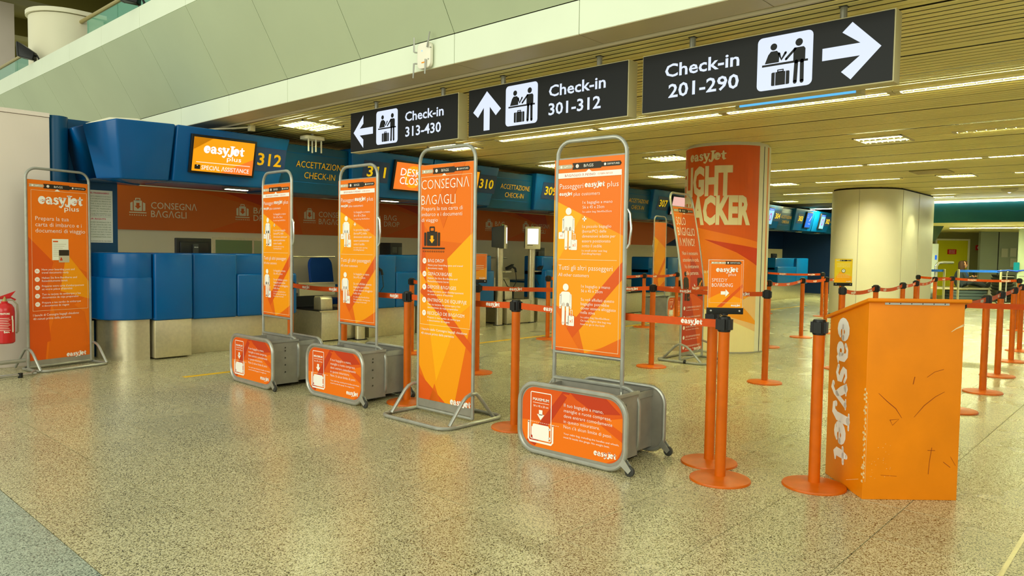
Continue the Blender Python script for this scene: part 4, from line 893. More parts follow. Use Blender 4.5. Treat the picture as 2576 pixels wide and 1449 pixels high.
# ------------------------------------------------------------ framed poster stand with bag sizer
def sizer_poster(p, blank=False):
    u0, u1, v0, v1 = .012, .606, .668, 2.02
    p.rect(u0, v0, u1, v1, OR1, 1)
    p.poly([(u0, 1.74), (u1, 1.48), (u1, .78), (.30, v0), (u0, v0)], OR2, 2)
    p.poly([(u0, 1.74), (.26, 1.63), (.05, 1.30), (u0, 1.32)], OR3, 3); p.poly([(.30, v0), (.22, .92), (u0, 1.0), (u0, v0)], OR5, 3)
    p.poly([(u1, 1.32), (u1, 1.20), (.10, v0), (.02, v0), (.02, .70)], OR4 if not blank else OR5, 4)
    p.poly([(u0, 1.0), (u0, .70), (.30, v0), (.27, v0)], OR1, 5); p.poly([(u1, v0), (.34, v0), (u1, .80)], OR5, 5)
    if blank: return
    p.rro(.042, .69, .578, 1.90, .0006, .003, CREAM, 6)
    navbar(p, .04, .574, 1.968, .045, 7)
    p.rect(.042, 1.888, .577, 1.925, WHITE, 7); p.poly([(.285, 1.925), (.335, 1.925), (.31, 1.943)], WHITE, 7)
    p.txt('BΛGΛGLIO Λ MΛNO', .105, 1.906, .016, OR6, w=.26, l=8); p.txt('CΛBIN BΛGS', .385, 1.906, .011, OR5, w=.12, l=8)
    p.txt('Passeggeri', .061, 1.832, .036, WHITE, w=.205, l=8, bold=-.006); p.logo(.280, 1.832, .165, WHITE, 8); p.txt('plus', .465, 1.832, .036, WHITE, w=.09, l=8, bold=-.006)
    p.logo(.061, 1.776, .112, WHITE, 8); p.txt('plus customers', .185, 1.775, .024, WHITE, w=.22, l=8, bold=-.006)
    man(p, .143, 1.385, .30, WHITE, True, True, OR1, 8)
    T_ = lambda s_, v, c, w=None: p.txt(s_, .264, v, c, WHITE, w=w, l=8, bold=-.006)
    T_('1x bagaglio a mano', 1.715, .020, .245); T_('56 x 45 x 25cm', 1.682, .020, .18); T_('1x cabin bag 56x45x25cm', 1.650, .013, .24)
    p.rect(.264, 1.596, .298, 1.606, WHITE, 8); p.rect(.276, 1.584, .286, 1.618, WHITE, 8)
    for i, (s_, w) in enumerate((('1x piccolo bagaglio', .24), ('(borsa/PC) delle', .20), ('dimensioni adatte per', .275), ('essere posizionato', .235), ('sotto il sedile', .165))): T_(s_, 1.549-i*.0335, .020, w)
    T_('1x small under seat bag', 1.382, .013, .21); T_('(handbag/laptop)', 1.361, .013, .16)
    p.line(.063, 1.318, .553, 1.318, .003, CREAM, 8)
    p.txt('Tutti gli altri passeggeri', .063, 1.262, .034, WHITE, w=.457, l=8, bold=-.006); p.txt('All other customers', .063, 1.210, .024, WHITE, w=.265, l=8, bold=-.006)
    man(p, .130, .850, .30, WHITE, True, False, OR1, 8)
    T_('1x bagaglio a mano', 1.135, .020, .24); T_('56 x 45 x 25cm', 1.103, .020, .18)
    for i, (s_, w) in enumerate((('Su voli affollati questo', .275), ('bagaglio potrebbe', .235), ('dover essere alloggiato', .29), ('nella stiva', .12))): T_(s_, 1.043-i*.030, .020, w)
    for i, (s_, w) in enumerate((('1x cabin bag 56x45x25cm', .24), ('On busy flights this bag may', .255), ('have to go in the hold', .20))): T_(s_, .919-i*.024, .013, w)
def base_panel(p):
    A = rr_pts(.035, .050, .845, .455, .115, 8)
    p.poly(A, OR4, 1)
    p.poly([(.037, .222), (.4, .245), (.845, .35), (.845, .16), (.81, .09), (.73, .050), (.15, .050), (.07, .09), (.037, .16)], OR1, 2)
    p.poly([(.38, .455), (.44, .455), (.15, .055), (.08, .085)], OR6, 3); p.poly([(.38, .44), (.44, .44), (.845, .26), (.845, .20)], OR4, 4)
    p.poly([(.44, .455), (.72, .455), (.83, .37), (.60, .34)], OR6, 3)
    p.rro(.108, .10, .290, .425, .012, .006, WHITE, 6); p.txt('MAXIMUM', .198, .375, .018, WHITE, w=.138, al='C', bold=.02, l=7); p.rect(.130, .350, .268, .353, WHITE, 7)
    p.txt('56 x 45 x 25 cm', .199, .330, .013, WHITE, w=.128, al='C', bold=.01, l=7)
    p.rect(.183, .270, .213, .305, WHITE, 7); p.poly([(.166, .275), (.198, .236), (.230, .275)], WHITE, 7)
    p.strk([(.094, .215), (.094, .10), (.105, .085), (.29, .085), (.303, .10), (.303, .215)], .014, WHITE, 7)
    p.rr(.130, .105, .272, .205, .012, WHITE, 8); p.rr(.120, .125, .135, .185, .004, WHITE, 7); p.circ(.276, .125, .008, WHITE, 8, 8); p.circ(.276, .185, .008, WHITE, 8, 8)
    for i in range(16): p.rect(.095+i*.0165, .218, .105+i*.0165, .2205, WHITE, 8)
    for i, (s_, w) in enumerate((('Il tuo bagaglio a mano,', .31), ('maniglie e ruote comprese,', .37), ('deve entrare comodamente', .378), ('in questo misuratore.', .285), ('Non c\'è alcun limite di peso.', .378))): p.txt(s_, .393, .369-i*.0355, .0215, WHITE, w=w, l=7, bold=-.006)
    p.txt('Your cabin bag, including the handles and wheels,', .394, .181, .012, WHITE, w=.43, l=7); p.txt('must fit inside this gauge. No weight limit.', .394, .157, .012, WHITE, w=.36, l=7)
    p.logo(.637, .100, .168, WHITE, 7)
def loop3(y, x0, x1, z0, z1, r): return [(a, y, b) for a, b in rr_pts(x0, z0, x1, z1, r, 6)]
def sizer(loc, rz, label, blank=False):
    """local: u along x, viewer at -y, front plane y=0"""
    t = thing('bag_sizer', label, 'bag sizer', loc, rz)
    mb = MB(); mb.tube(loop3(0, .012, .868, .018, .478, .13), .017, GREYT, 10, True); mb.build('front_frame', t)
    PY = .345; SY = .585
    mb = MB(); mb.tube([(.035, PY, .02), (.035, PY, 2.0)]+[(.035+.11-.11*cos(a), PY, 2.035+.11*sin(a)) for a in [i*pi/12 for i in range(1, 7)]]+[(.61-.11+.11*sin(a), PY, 2.035+.11*cos(a)) for a in [i*pi/12 for i in range(0, 7)]]+[(.61, PY, 1.9), (.61, PY, .02)], .0145, GREYT, 10)
    mb.tube([(.035, PY, .655), (.61, PY, .655)], .012, GREYT, 8); mb.build('pole_frame', t)
    mb = MB(); mb.tube([(.61, PY, .47)]+[(.745-.12+.12*sin(a), PY, .36+.11*cos(a)) for a in [i*pi/12 for i in range(0, 7)]]+[(.745, PY, .14)]+[(.745-.12+.12*cos(a), PY, .13-.11*sin(a)) for a in [i*pi/12 for i in range(1, 7)]]+[(.61, PY, .02), (.05, PY, .02), (-.0, PY, .06), (-.01, PY, .40), (.04, PY, .47), (.61, PY, .472)], .015, GREYT, 10); mb.build('middle_frame', t)
    mb = MB(); mb.tube(loop3(SY, .10, .80, .018, .455, .11), .014, GREYT, 8, True); mb.build('rear_frame', t)
    mb = MB(); th = .004
    mb.box(.035, .01, .04, .845, .012, .455, GREYP)
    mb = MB(); mb.prism(rr_pts(.026, .032, .854, .464, .118, 6), -.002, .006, GREYP, fn=lambda a, b, c: (a, c, b)); mb.build('front_sheet', t)
    mb = MB(); mb.box(.10, .01, .03, .105, PY, .45, GREYP); mb.box(.735, .01, .03, .74, PY, .462, GREYP); mb.box(.10, .01, .03, .74, PY, .035, GREYP); mb.box(.05, PY-.003, .03, .74, PY+.003, .46, GREYP); mb.box(.735, .008, .445, .752, PY, .465, GREYT); mb.build('large_bin', t)
    mb = MB(); mb.box(.16, PY, .05, .165, SY, .43, GREYP); mb.box(.70, PY, .05, .705, SY, .44, GREYP); mb.box(.16, PY, .045, .705, SY, .05, GREYP); mb.prism(rr_pts(.11, .03, .79, .445, .10, 6), SY-.003, SY+.003, GREYP, fn=lambda a, b, c: (a, c, b)); mb.box(.70, PY, .395, .712, SY, .44, GREYT); mb.build('small_bin', t)
    for y, u in ((0, .865), (SY, .80)):
        mb = MB()
        mb.hexa([(u-.03, y-.018, .065), (u+.035, y-.018, .02), (u+.055, y-.018, .045), (u-.0, y-.018, .105)], [(u-.03, y-.013, .065), (u+.035, y-.013, .02), (u+.055, y-.013, .045), (u-.0, y-.013, .105)], GREYT)
        mb.hexa([(u-.03, y+.013, .065), (u+.035, y+.013, .02), (u+.055, y+.013, .045), (u-.0, y+.013, .105)], [(u-.03, y+.018, .065), (u+.035, y+.018, .02), (u+.055, y+.018, .045), (u-.0, y+.018, .105)], GREYT)
        ob = mb.build('castor', t)
        mb = MB(); mb.lathe([(0, -.012), (.022, -.012), (.032, -.009), (.034, 0), (.032, .009), (.022, .012), (0, .012)], DARKG, seg=16, fn=lambda a, b, c, u=u, y=y: (u+.036+a, y+c, .034+b)); mb.build('wheel', ob)
    mb = MB(); mb.box(.045, PY-.004, .668, .60, PY+.004, 2.03, GREYP); mb.build('poster_board', t)
    p = Pr(PY-.0045); sizer_poster(p, blank); p.build('poster_print', t)
    hx = (lambda a: .645-a) if blank else (lambda a: a)
    mb = MB(); mb.tube([(hx(.625), PY, 1.66), (hx(.645), PY, 1.63), (hx(.655), PY, 1.53), (hx(.645), PY, 1.43), (hx(.625), PY, 1.40)], .008, CHROME, 8); mb.build('handle', t)
    p = Pr(-.0025); base_panel(p); p.build('panel_print', t)
    mb = MB(); mb.box(.612, PY-.018, .36, .622, PY-.016, .44, PAPER); mb.build('sticker', t)
    mb = MB()
    for z in (.75, 1.1, 1.45, 1.8, 1.95): mb.lathe([(.004, -.002), (.004, .002)], CHROME, seg=6, fn=lambda a, b, c, z=z: (.021+c, PY+a, z+b)); mb.lathe([(.004, -.002), (.004, .002)], CHROME, seg=6, fn=lambda a, b, c, z=z: (.745, .2+a*2, z*.2+b*2))
    mb.build('rivets', t)['kind'] = 'stuff'
    return t
s1 = sizer((3.785, 3.375, 0), -pi/2+.02, 'large grey bag sizer with orange passenger poster, nearest, right of the tall banner')
s2 = dup(s1, (3.815, 6.085, 0), -pi/2+.01, 'grey bag sizer with orange passenger poster, just left of the tall banner')
s3 = dup(s1, (3.665, 7.27, 0), -pi/2-.02, 'grey bag sizer with orange passenger poster, farthest left of the three')
s4 = sizer((13.32, 7.86, 0), .1, 'distant grey bag sizer with a blank orange poster back, behind the leaning banner', True)
# ------------------------------------------------------------ banners on tube feet
def banner_frame(t, w, hoops=(0, 1), h=2.215, d0=-.36, d1=.31, over=.06):
    mb = MB(); r = .11
    mb.tube([(0, 0, .03), (0, 0, h-.014-r)]+[(r-r*cos(a), 0, h-.014-r+r*sin(a)) for a in [i*pi/12 for i in range(1, 7)]]+[(w-r+r*sin(a), 0, h-.014-r+r*cos(a)) for a in [i*pi/12 for i in range(0, 7)]]+[(w, 0, .03)], .0145, GREYT, 10)
    mb.tube([(0, 0, .033), (w, 0, .033)], .014, GREYT, 8); mb.build('pole_frame', t)
    mb = MB(); mb.tube([(a, b, .016) for a, b in rr_pts(-over, d0, w+over, d1, .10, 6)], .0155, GREYT, 10, True); mb.build('foot_loop', t)
    for k in hoops:
        u = -.02 if k == 0 else w+.02
        mb = MB(); mb.tube([(u, -.27, .02), (u, -.13, .19), (u, -.09, .222), (u, -.04, .24), (u, .02, .235), (u, .06, .20), (u, .22, .02)], .0145, GREYT, 10); mb.build('hoop', t)
def easy_nav(p, u0, u1, v0, v1, v): p.rro(u0, v0, u1, v1, .0006, .003, CREAM, 6)
# tall centre banner
t = thing('banner_stand', 'tall orange banner reading Consegna bagagli in a grey tube frame on a looped foot', 'banner', (4.094, 4.805, 0), -pi/2+.01)
w = .655
banner_frame(t, w)
mb = MB(); mb.box(.014, -.003, .05, w-.014, .003, 2.075, GREYP); mb.build('board', t)
p = Pr(-.0036); u0, u1 = .015, w-.015
p.rect(u0, .115, u1, 2.072, OR1, 1)
p.poly([(u0, 1.62), (.20, 1.45), (u1, 1.42), (u1, .115), (u0, .115)], OR5, 2); p.poly([(u0, 1.30), (.35, 1.0), (u1, 1.52), (u1, .85), (.45, .115), (.20, .115), (u0, .4)], OR2, 3)
p.poly([(.10, .95), (.46, .78), (.23, .28)], OR3, 4); p.poly([(.35, 1.30), (.62, 1.50), (u1, 1.25), (u1, .95), (.42, .80)], OR3, 4); p.poly([(u0, 1.65), (.06, 1.6), (.10, 1.1), (u0, 1.2)], OR4, 4)
p.poly([(u0, 1.02), (.10, 1.10), (u1, .62), (u1, .55)], OR4, 5); p.poly([(u0, .33), (.34, .115), (u0, .115)], OR4, 5); p.poly([(.15, .115), (.21, .26), (.28, .115)], OR5, 5)
p.poly([(.42, 2.07), (.55, 2.07), (.30, 1.55), (.20, 1.75)], OR5, 5)
navbar(p, .03, .60, 2.020, .048, 7); p.poly([(.28, 1.978), (.33, 1.978), (.305, 1.996)], WHITE, 8); p.rro(.025, .745, .625, 1.977, .0006, .003, CREAM, 6)
p.txt('CONSEGNΛ', .030, 1.912, .078, WHITE, w=.565, l=8, bold=-.012); p.txt('BΛGΛGLI', .030, 1.785, .078, WHITE, w=.41, l=8, bold=-.012)
for i, (s_, w_) in enumerate((('Prepara la tua carta di', .49), ('imbarco e i documenti', .485), ('di viaggio', .20))): p.txt(s_, .034, 1.713-i*.047, .031, WHITE, w=w_, l=8, bold=-.006)
def dark_suit(p, u, v, s):
    p.rr(u-s*.30, v+.25*s, u+s*.30, v+.8*s, .008, NAVD, 8)
    for a in (-1, 1): p.rr(u+a*s*.33-(s*.12 if a < 0 else 0), v+.25*s, u+a*s*.33+(s*.12 if a > 0 else 0), v+.77*s, .008, NAVD, 8)
    p.rro(u-s*.15, v+.78*s, u+s*.15, v+s, .01, .012, NAVD, 8); p.rect(u-s*.55, v+.13*s, u+s*.72, v+.19*s, NAVD, 8)
    for i in range(12): p.circ(u-s*.5+i*s*.105, v+.04*s, s*.035, NAVD, 8, 10); p.circ(u-s*.5+i*s*.105, v+.04*s, s*.018, OR1, 9, 8)
    down_arrow(p, u, v+.5*s, s*.3, OR3, 9)
dark_suit(p, .165, 1.350, .215)
for i, (c_, a, b, d) in enumerate((('EN', 'BΛG DROP', 'Have your boarding pass and travel', 'documents ready'), ('DE', 'GEPÄCKΛBGΛBE', 'Halten Sie Ihre Bordkarte und', 'Reisedokumente bereit'), ('FR', 'DÉPOSE BΛGΛGES', 'Préparez votre carte d\'embarquement', 'et votre pièce d\'identité'), ('ES', 'ENTREGΛ DE EQUIPΛJE', 'Ten tu tarjeta de embarque y los', 'documentos de viaje preparados'), ('PT', 'RECEÇÃO DE BΛGΛGEM', 'Prepara o teu cartão de embarque', 'e documentos de viagem'))):
    v = 1.28-i*.109; p.circ(.075, v, .024, WHITE, 8, 18); p.txt(c_, .075, v, .016, OR1, al='C', l=9)
    p.txt(a, .118, v+.002, .026, WHITE, w=.0265*len(a)*.92, l=8); p.txt(b, .118, v-.034, .015, WHITE, w=.0122*len(b), l=8); p.txt(d, .118, v-.060, .015, WHITE, w=.0122*len(d), l=8)
p.txt('I banchi della Consegna bagagli chiudono', .040, .708, .019, WHITE, w=.55, l=8); p.txt('40 minuti prima della partenza', .040, .672, .019, WHITE, w=.40, l=8)
p.logo(.405, .135, .235, WHITE, 8)
p.build('banner_print', t)
# left banner
t = thing('banner_stand', 'orange plus banner with small pictures of papers, beside the fire extinguisher', 'banner', (2.362, 9.235, 0), radians(13.63))
w = .69
banner_frame(t, w, h=2.205, d0=-.30, d1=.12, over=.03)
mb = MB(); mb.box(.014, -.003, .04, w-.014, .003, 2.068, GREYP); mb.build('board', t)
p = Pr(-.0036); u0, u1 = .016, w-.016
p.rect(u0, .10, u1, 2.066, OR1, 1)
p.poly([(u0, 1.45), (.3, 1.15), (.22, .5), (.18, .10), (u0, .10)], OR4, 2); p.poly([(.30, 1.25), (.66, 1.05), (u1, .8), (.30, .55), (.20, .9)], OR5, 3); p.poly([(.42, 1.28), (u1, .95), (u1, .75), (.35, .85)], OR2, 4); p.poly([(u0, 1.0), (.20, .70), (.24, .3), (u0, .25)], OR4, 4); p.poly([(.55, 1.8), (u1, 1.5), (u1, 1.2), (.45, 1.3)], OR1, 4); p.poly([(.20, .10), (.24, .45), (.35, .8), (.62, .6), (u1, .3), (u1, .10)], OR5, 2)
navbar(p, .03, .655, 2.005, .05, 7); p.poly([(.30, 1.958), (.36, 1.958), (.33, 1.98)], WHITE, 8); p.rro(.05, .640, .660, 1.957, .0006, .003, CREAM, 6)
p.logo(.130, 1.850, .485, WHITE, 8); p.txt('plus', .405, 1.772, .052, WHITE, w=.165, l=8, bold=.006)
for i, (s_, w_) in enumerate((('Prepara la tua', .36), ('carta di imbarco e i', .505), ('documenti di viaggio', .545))): p.txt(s_, .092, 1.652-i*.066, .044, WHITE, w=w_, l=8, bold=-.006)
p.rect(.265, 1.195, .445, 1.430, PAPER, 8); p.rect(.275, 1.395, .33, 1.41, OR4, 9)
for i in range(7): p.rect(.278, 1.37-i*.022, .42-.02*(i % 3), 1.375-i*.022, NAVG, 9)
p.rr(.335, 1.17, .452, 1.312, .006, NAVG, 10); p.rect(.338, 1.245, .450, 1.308, NAVD, 11); p.circ(.362, 1.215, .010, OR6, 11, 10); p.rect(.348, 1.19, .376, 1.206, OR6, 11)
for i, (c_, a, b) in enumerate((('EN', 'Have your boarding pass and', 'travel documents ready'), ('DE', 'Halten Sie Ihre Bordkarte und', 'Reisedokumente bereit'), ('FR', 'Préparez votre carte d\'embarquement', 'et votre pièce d\'identité'), ('ES', 'Ten tu tarjeta de embarque y los', 'documentos de viaje preparados'), ('PT', 'Prepara o teu cartão de embarque', 'e documentos de viagem'))):
    v = 1.076-i*.091; p.circ(.102, v, .026, WHITE, 8, 18); p.txt(c_, .102, v, .018, OR1, al='C', l=9)
    p.txt(a, .150, v+.017, .021, WHITE, w=.0133*len(a), l=8); p.txt(b, .150, v-.017, .021, WHITE, w=.0133*len(b), l=8)
p.txt('I banchi di Consegna bagagli chiudono', .053, .595, .024, WHITE, w=.50, l=8); p.txt('40 minuti prima della partenza', .053, .555, .024, WHITE, w=.41, l=8)
p.logo(.410, .125, .222, WHITE, 8)
p.build('banner_print', t)
# leaning hand baggage banner
t = thing('banner_stand', 'narrow dark orange banner curving backwards in front of the round orange column', 'banner', (8.315, 4.70, 0), .03)
w = .60
def bend(z): return 0 if z < .95 else .17*(z-.95)**1.25
def curve(u, z, off=0): return (u, bend(z)+off, z)
mb = MB(); r = .11; h = 2.15
pts = [curve(0, z) for z in (.03, .5, .95, 1.15, 1.4, 1.7, h-r)]+[curve(r-r*cos(a), h-r+r*sin(a)) for a in [i*pi/12 for i in range(1, 7)]]+[curve(w-r+r*sin(a), h-r+r*cos(a)) for a in [i*pi/12 for i in range(0, 7)]]+[curve(w, z) for z in (1.7, 1.4, 1.15, .95, .5, .03)]
mb.tube(pts, .0145, GREYT, 8); mb.tube([(0, 0, .033), (w, 0, .033)], .014, GREYT, 8); mb.build('pole_frame', t)
mb = MB(); mb.tube([(a, b, .016) for a, b in rr_pts(-.06, -.34, w+.02, .30, .08, 6)], .0155, GREYT, 8, True); mb.build('foot_loop', t)
for u in (-.02, w-.01):
    mb = MB(); mb.tube([(u, -.30, .02), (u, -.15, .17), (u, -.09, .21), (u, 0, .235), (u, .06, .20), (u, .24, .02)], .0145, GREYT, 8); mb.build('hoop', t)
for a, b in ((-.06, -.1), (.2, -.34)): mb = MB(); mb.lathe([(0, 0), (.022, .003), (.026, .02), (.012, .045)], BLACK, a, b, 10); mb.build('foot_pad', t)
mb = MB(); zs = [.08+i*.1 for i in range(20)]
for a, b in zip(zs[:-1], zs[1:]): mb.hexa([curve(.014, a, -.003), curve(w-.014, a, -.003), curve(w-.014, a, .003), curve(.014, a, .003)], [curve(.014, b, -.003), curve(w-.014, b, -.003), curve(w-.014, b, .003), curve(.014, b, .003)], GREYP)
mb.build('board', t)
p = Pr(-.0036); u0, u1 = .016, w-.016
p.rect(u0, .12, u1, 1.97, OR4, 1)
for pol, m_, l_ in (([(u0, .12), (u1-.1, .12), (.25, .8), (u0, 1.0)], OR6, 2), ([(.30, 1.35), (u1, 1.1), (u1, .75), (.2, .9)], OR6, 3), ([(u0, 1.97), (.3, 1.97), (u0, 1.5)], OR1, 2)): p.poly(pol, m_, l_)
navbar(p, .03, .56, 1.925, .05, 7); p.poly([(.27, 1.885), (.32, 1.885), (.295, 1.902)], WHITE, 8); p.line(.03, 1.885, .57, 1.885, .003, CREAM, 6)
for i, (s_, w_) in enumerate((('SOLO', .25), ('BΛGΛGLIO', .46), ('Λ MΛNO?', .42))): p.txt(s_, .05, 1.79-i*.135, .10, WHITE, w=w_, l=8)
for i, (s_, w_) in enumerate((('Non è necessario', .42), ('attendere in coda.', .44), ('Vai direttamente', .39), ('alle partenze.', .35))): p.txt(s_, .30, 1.38-i*.085, .048, WHITE, w=w_, al='C', l=8)
man(p, .11, .77, .38, NAVD, True, False, OR4, 8)
p.rect(.27, .92, .32, .95, WHITE, 8); p.poly([(.32, .88), (.38, .935), (.32, .99)], WHITE, 8)
p.rr(.42, .82, .56, 1.06, .02, NAVD, 8); p.strk([(.45, .95), (.54, 1.02)], .02, OR2, 9); p.strk([(.47, .99), (.50, .98), (.515, .93)], .012, OR2, 9); p.txt('Departure gate', .49, .87, .014, WHITE, al='C', w=.11, l=9)
for i, (a, b) in enumerate((('CΛBIN BΛGS ONLY?', 'No need to queue. Go straight to departures.'), ('BΛGΛGE À MΛIN UNIQUEMENT?', 'Pas besoin de faire la queue.'), ('NUR HΛNDGEPÄCK?', 'Kein Anstehen. Direkt zum Abflug.'), ('¿SÓLO LLEVΛS EQUIPΛJE DE MΛNO?', 'No hace falta hacer cola.'), ('ΛPENΛS BΛGΛGEM DE CΛBINΛ?', 'Sem filas.'))):
    v = .68-i*.125; p.circ(.07, v, .025, WHITE, 8, 14); p.txt(a, .12, v+.008, .020, WHITE, w=.40, l=8); p.txt(b, .12, v-.028, .014, WHITE, w=.36, l=8)
p.logo(.36, .14, .20, WHITE, 8)
mbp = p.mb
def densify(mb):
    """cut tall faces so that the print follows the bend"""
    me = mb.data('banner_print', smooth=0); bm = bmesh.new(); bm.from_mesh(me)
    for i in range(10):
        z = .95+i*.105; g = list(bm.verts)+list(bm.edges)+list(bm.faces)
        bmesh.ops.bisect_plane(bm, geom=g, plane_co=(0, 0, z), plane_no=(0, 0, 1))
    for v in bm.verts: v.co.y += bend(v.co.z)
    bm.to_mesh(me); bm.free(); return me
link('banner_print', densify(mbp), t)
# ------------------------------------------------------------ barrier posts
def stanchion(x, y, label):
    t = thing('barrier_post', label, 'barrier post', (x, y, 0), random.uniform(0, .3))
    return t
mb = MB(); mb.lathe([(.181, 0), (.182, .006), (.178, .013), (.150, .017), (.05, .024), (.036, .028)], POST, seg=36); BASE = mb.data('base', 40)
mb = MB(); mb.lathe([(.033, .022), (.033, .915)], POST, seg=22); SHAFT = mb.data('post')
mb = MB(); mb.lathe([(.034, .905), (.037, .908), (.037, .985), (.033, .996), (.012, 1.001), (0, 1.002)], BLACK, seg=20)
for k in range(8):
    a = k*pi/4+pi/8; mb.box(.034*cos(a)-.006, .034*sin(a)-.006, .915, .034*cos(a)+.006, .034*sin(a)+.006, .985, BLACK, a)
for k in range(4):
    a = k*pi/2; mb.box(.032-.004, -.022, .918, .046, .022, .982, BLACK, a, (0, 0))
CASS = mb.data('belt_cassette', 30)
ST = [('F1', 4.433, 1.592, 'orange barrier post in front of the left side of the orange lectern'), ('F2', 4.145, 2.05, 'orange barrier post carrying the speedy boarding sign'), ('F3', 4.435, 2.274, 'orange barrier post just behind the one with the speedy boarding sign'),
      ('a', 4.229, 3.816, 'orange barrier post between the tall banner and the large bag sizer'), ('b', 4.241, 5.13, 'orange barrier post half hidden behind the left side of the tall banner'), ('c', 4.42, 6.36, 'orange barrier post between the two small bag sizers'),
      ('d', 4.47, 7.46, 'orange barrier post behind the farthest left bag sizer'), ('e', 6.30, 7.54, 'orange barrier post, the farther of the two left of the tall banner'), ('f', 8.935, 7.39, 'orange barrier post standing alone left of the large bag sizer, in front of desk 309'),
      ('g', 5.839, 5.856, 'orange barrier post with an orange sign, hidden behind the tall banner'), ('h', 7.719, 4.75, 'orange barrier post right of the large bag sizer, left of the leaning banner'), ('i', 11.756, 7.428, 'orange barrier post in front of the distant blank bag sizer, left one'),
      ('j', 13.149, 7.545, 'orange barrier post left of the leaning banner, behind it'), ('k', 7.672, 3.313, 'orange barrier post in front of the right edge of the round column'), ('l', 10.684, 4.591, 'orange barrier post directly behind the one at the round column edge'),
      ('m', 12.412, 4.755, 'orange barrier post standing alone between the two columns'), ('n', 13.459, 4.737, 'orange barrier post right of the lone post between the columns'), ('o', 16.829, 7.325, 'farthest orange barrier post just right of the round orange column'),
      ('p', 17.109, 6.110, 'far orange barrier post at the corner of the belt between the columns'), ('q', 14.25, 4.75, 'orange barrier post hidden behind the yellow clock sign'), ('y', 9.296, 3.078, 'orange barrier post carrying the yellow clock sign'),
      ('r', 10.421, 3.030, 'orange barrier post behind the lectern, first right of the yellow sign'), ('s', 11.921, 3.096, 'orange barrier post behind the lectern, second right of the yellow sign'), ('t', 13.184, 3.232, 'orange barrier post behind the lectern at the right edge of the cream column'),
      ('u', 17.379, 4.223, 'far orange barrier post hugging the right edge of the cream column'), ('v', 16.12, 3.621, 'far orange barrier post between the cream column and the seated people'), ('w', 16.995, 3.515, 'far orange barrier post in front of the seated people'),
      ('x', 16.93, 2.374, 'far orange barrier post at the right picture edge, thinnest'), ('A', 7.54, 1.492, 'orange barrier post hidden behind the right side of the lectern'), ('B', 8.81, 1.505, 'nearest fully visible orange barrier post right of the lectern'),
      ('D', 10.16, 1.596, 'second orange barrier post right of the lectern'), ('E', 11.75, 1.70, 'third orange barrier post right of the lectern'), ('G', 13.18, 1.81, 'fourth orange barrier post at the right picture edge')]
PT = {}
for k_, x, y, lb in ST:
    t = stanchion(x, y, lb); PT[k_] = (x, y)
    link('base', BASE, t); link('post', SHAFT, t); link('belt_cassette', CASS, t)
def belt(a, b, label, sag=.012, texts=2, z=.952, hh=.024):
    (x0, y0), (x1, y1) = PT[a] if a in PT else a, PT[b] if b in PT else b
    dx, dy = x1-x0, y1-y0; L = math.hypot(dx, dy); rz = math.atan2(dy, dx)
    # lettering must read from the side of the camera
    n = (-(-dy)*x0+-(dx)*y0)
    if (dy*(0-x0)-dx*(0-y0)) < 0: x0, y0, x1, y1 = x1, y1, x0, y0; dx, dy = -dx, -dy; rz = math.atan2(dy, dx)
    t = thing('barrier_belt', label, 'barrier belt', (x0, y0, z), rz)
    N = 10; mb = MB(); f = lambda s: -sag*4*s*(1-s)
    for i in range(N):
        a_, b_ = i/N, (i+1)/N; ua, ub = .040+(L-.08)*a_, .040+(L-.08)*b_
        mb.hexa([(ua, -.0006, f(a_)-hh), (ub, -.0006, f(b_)-hh), (ub, .0006, f(b_)-hh), (ua, .0006, f(a_)-hh)], [(ua, -.0006, f(a_)+hh), (ub, -.0006, f(b_)+hh), (ub, .0006, f(b_)+hh), (ua, .0006, f(a_)+hh)], BELT)
    mb.box(.036, -.004, -hh-.003, .056, .004, hh+.003, BLACK); mb.build('webbing', t)
    if texts:
        p = Pr(-.0008); lw = .15; n = max(1, int(L/.55)) if texts < 3 else 1
        for i in range(n):
            s_ = (i+.62)/n if n > 1 else .5
            if s_*L+lw > L-.05: s_ = (L-.22)/L
            p.logo(s_*L-lw/2, f(s_), lw, WHITE if L < 30 else CREAM, 1)
        p.build('lettering', t)
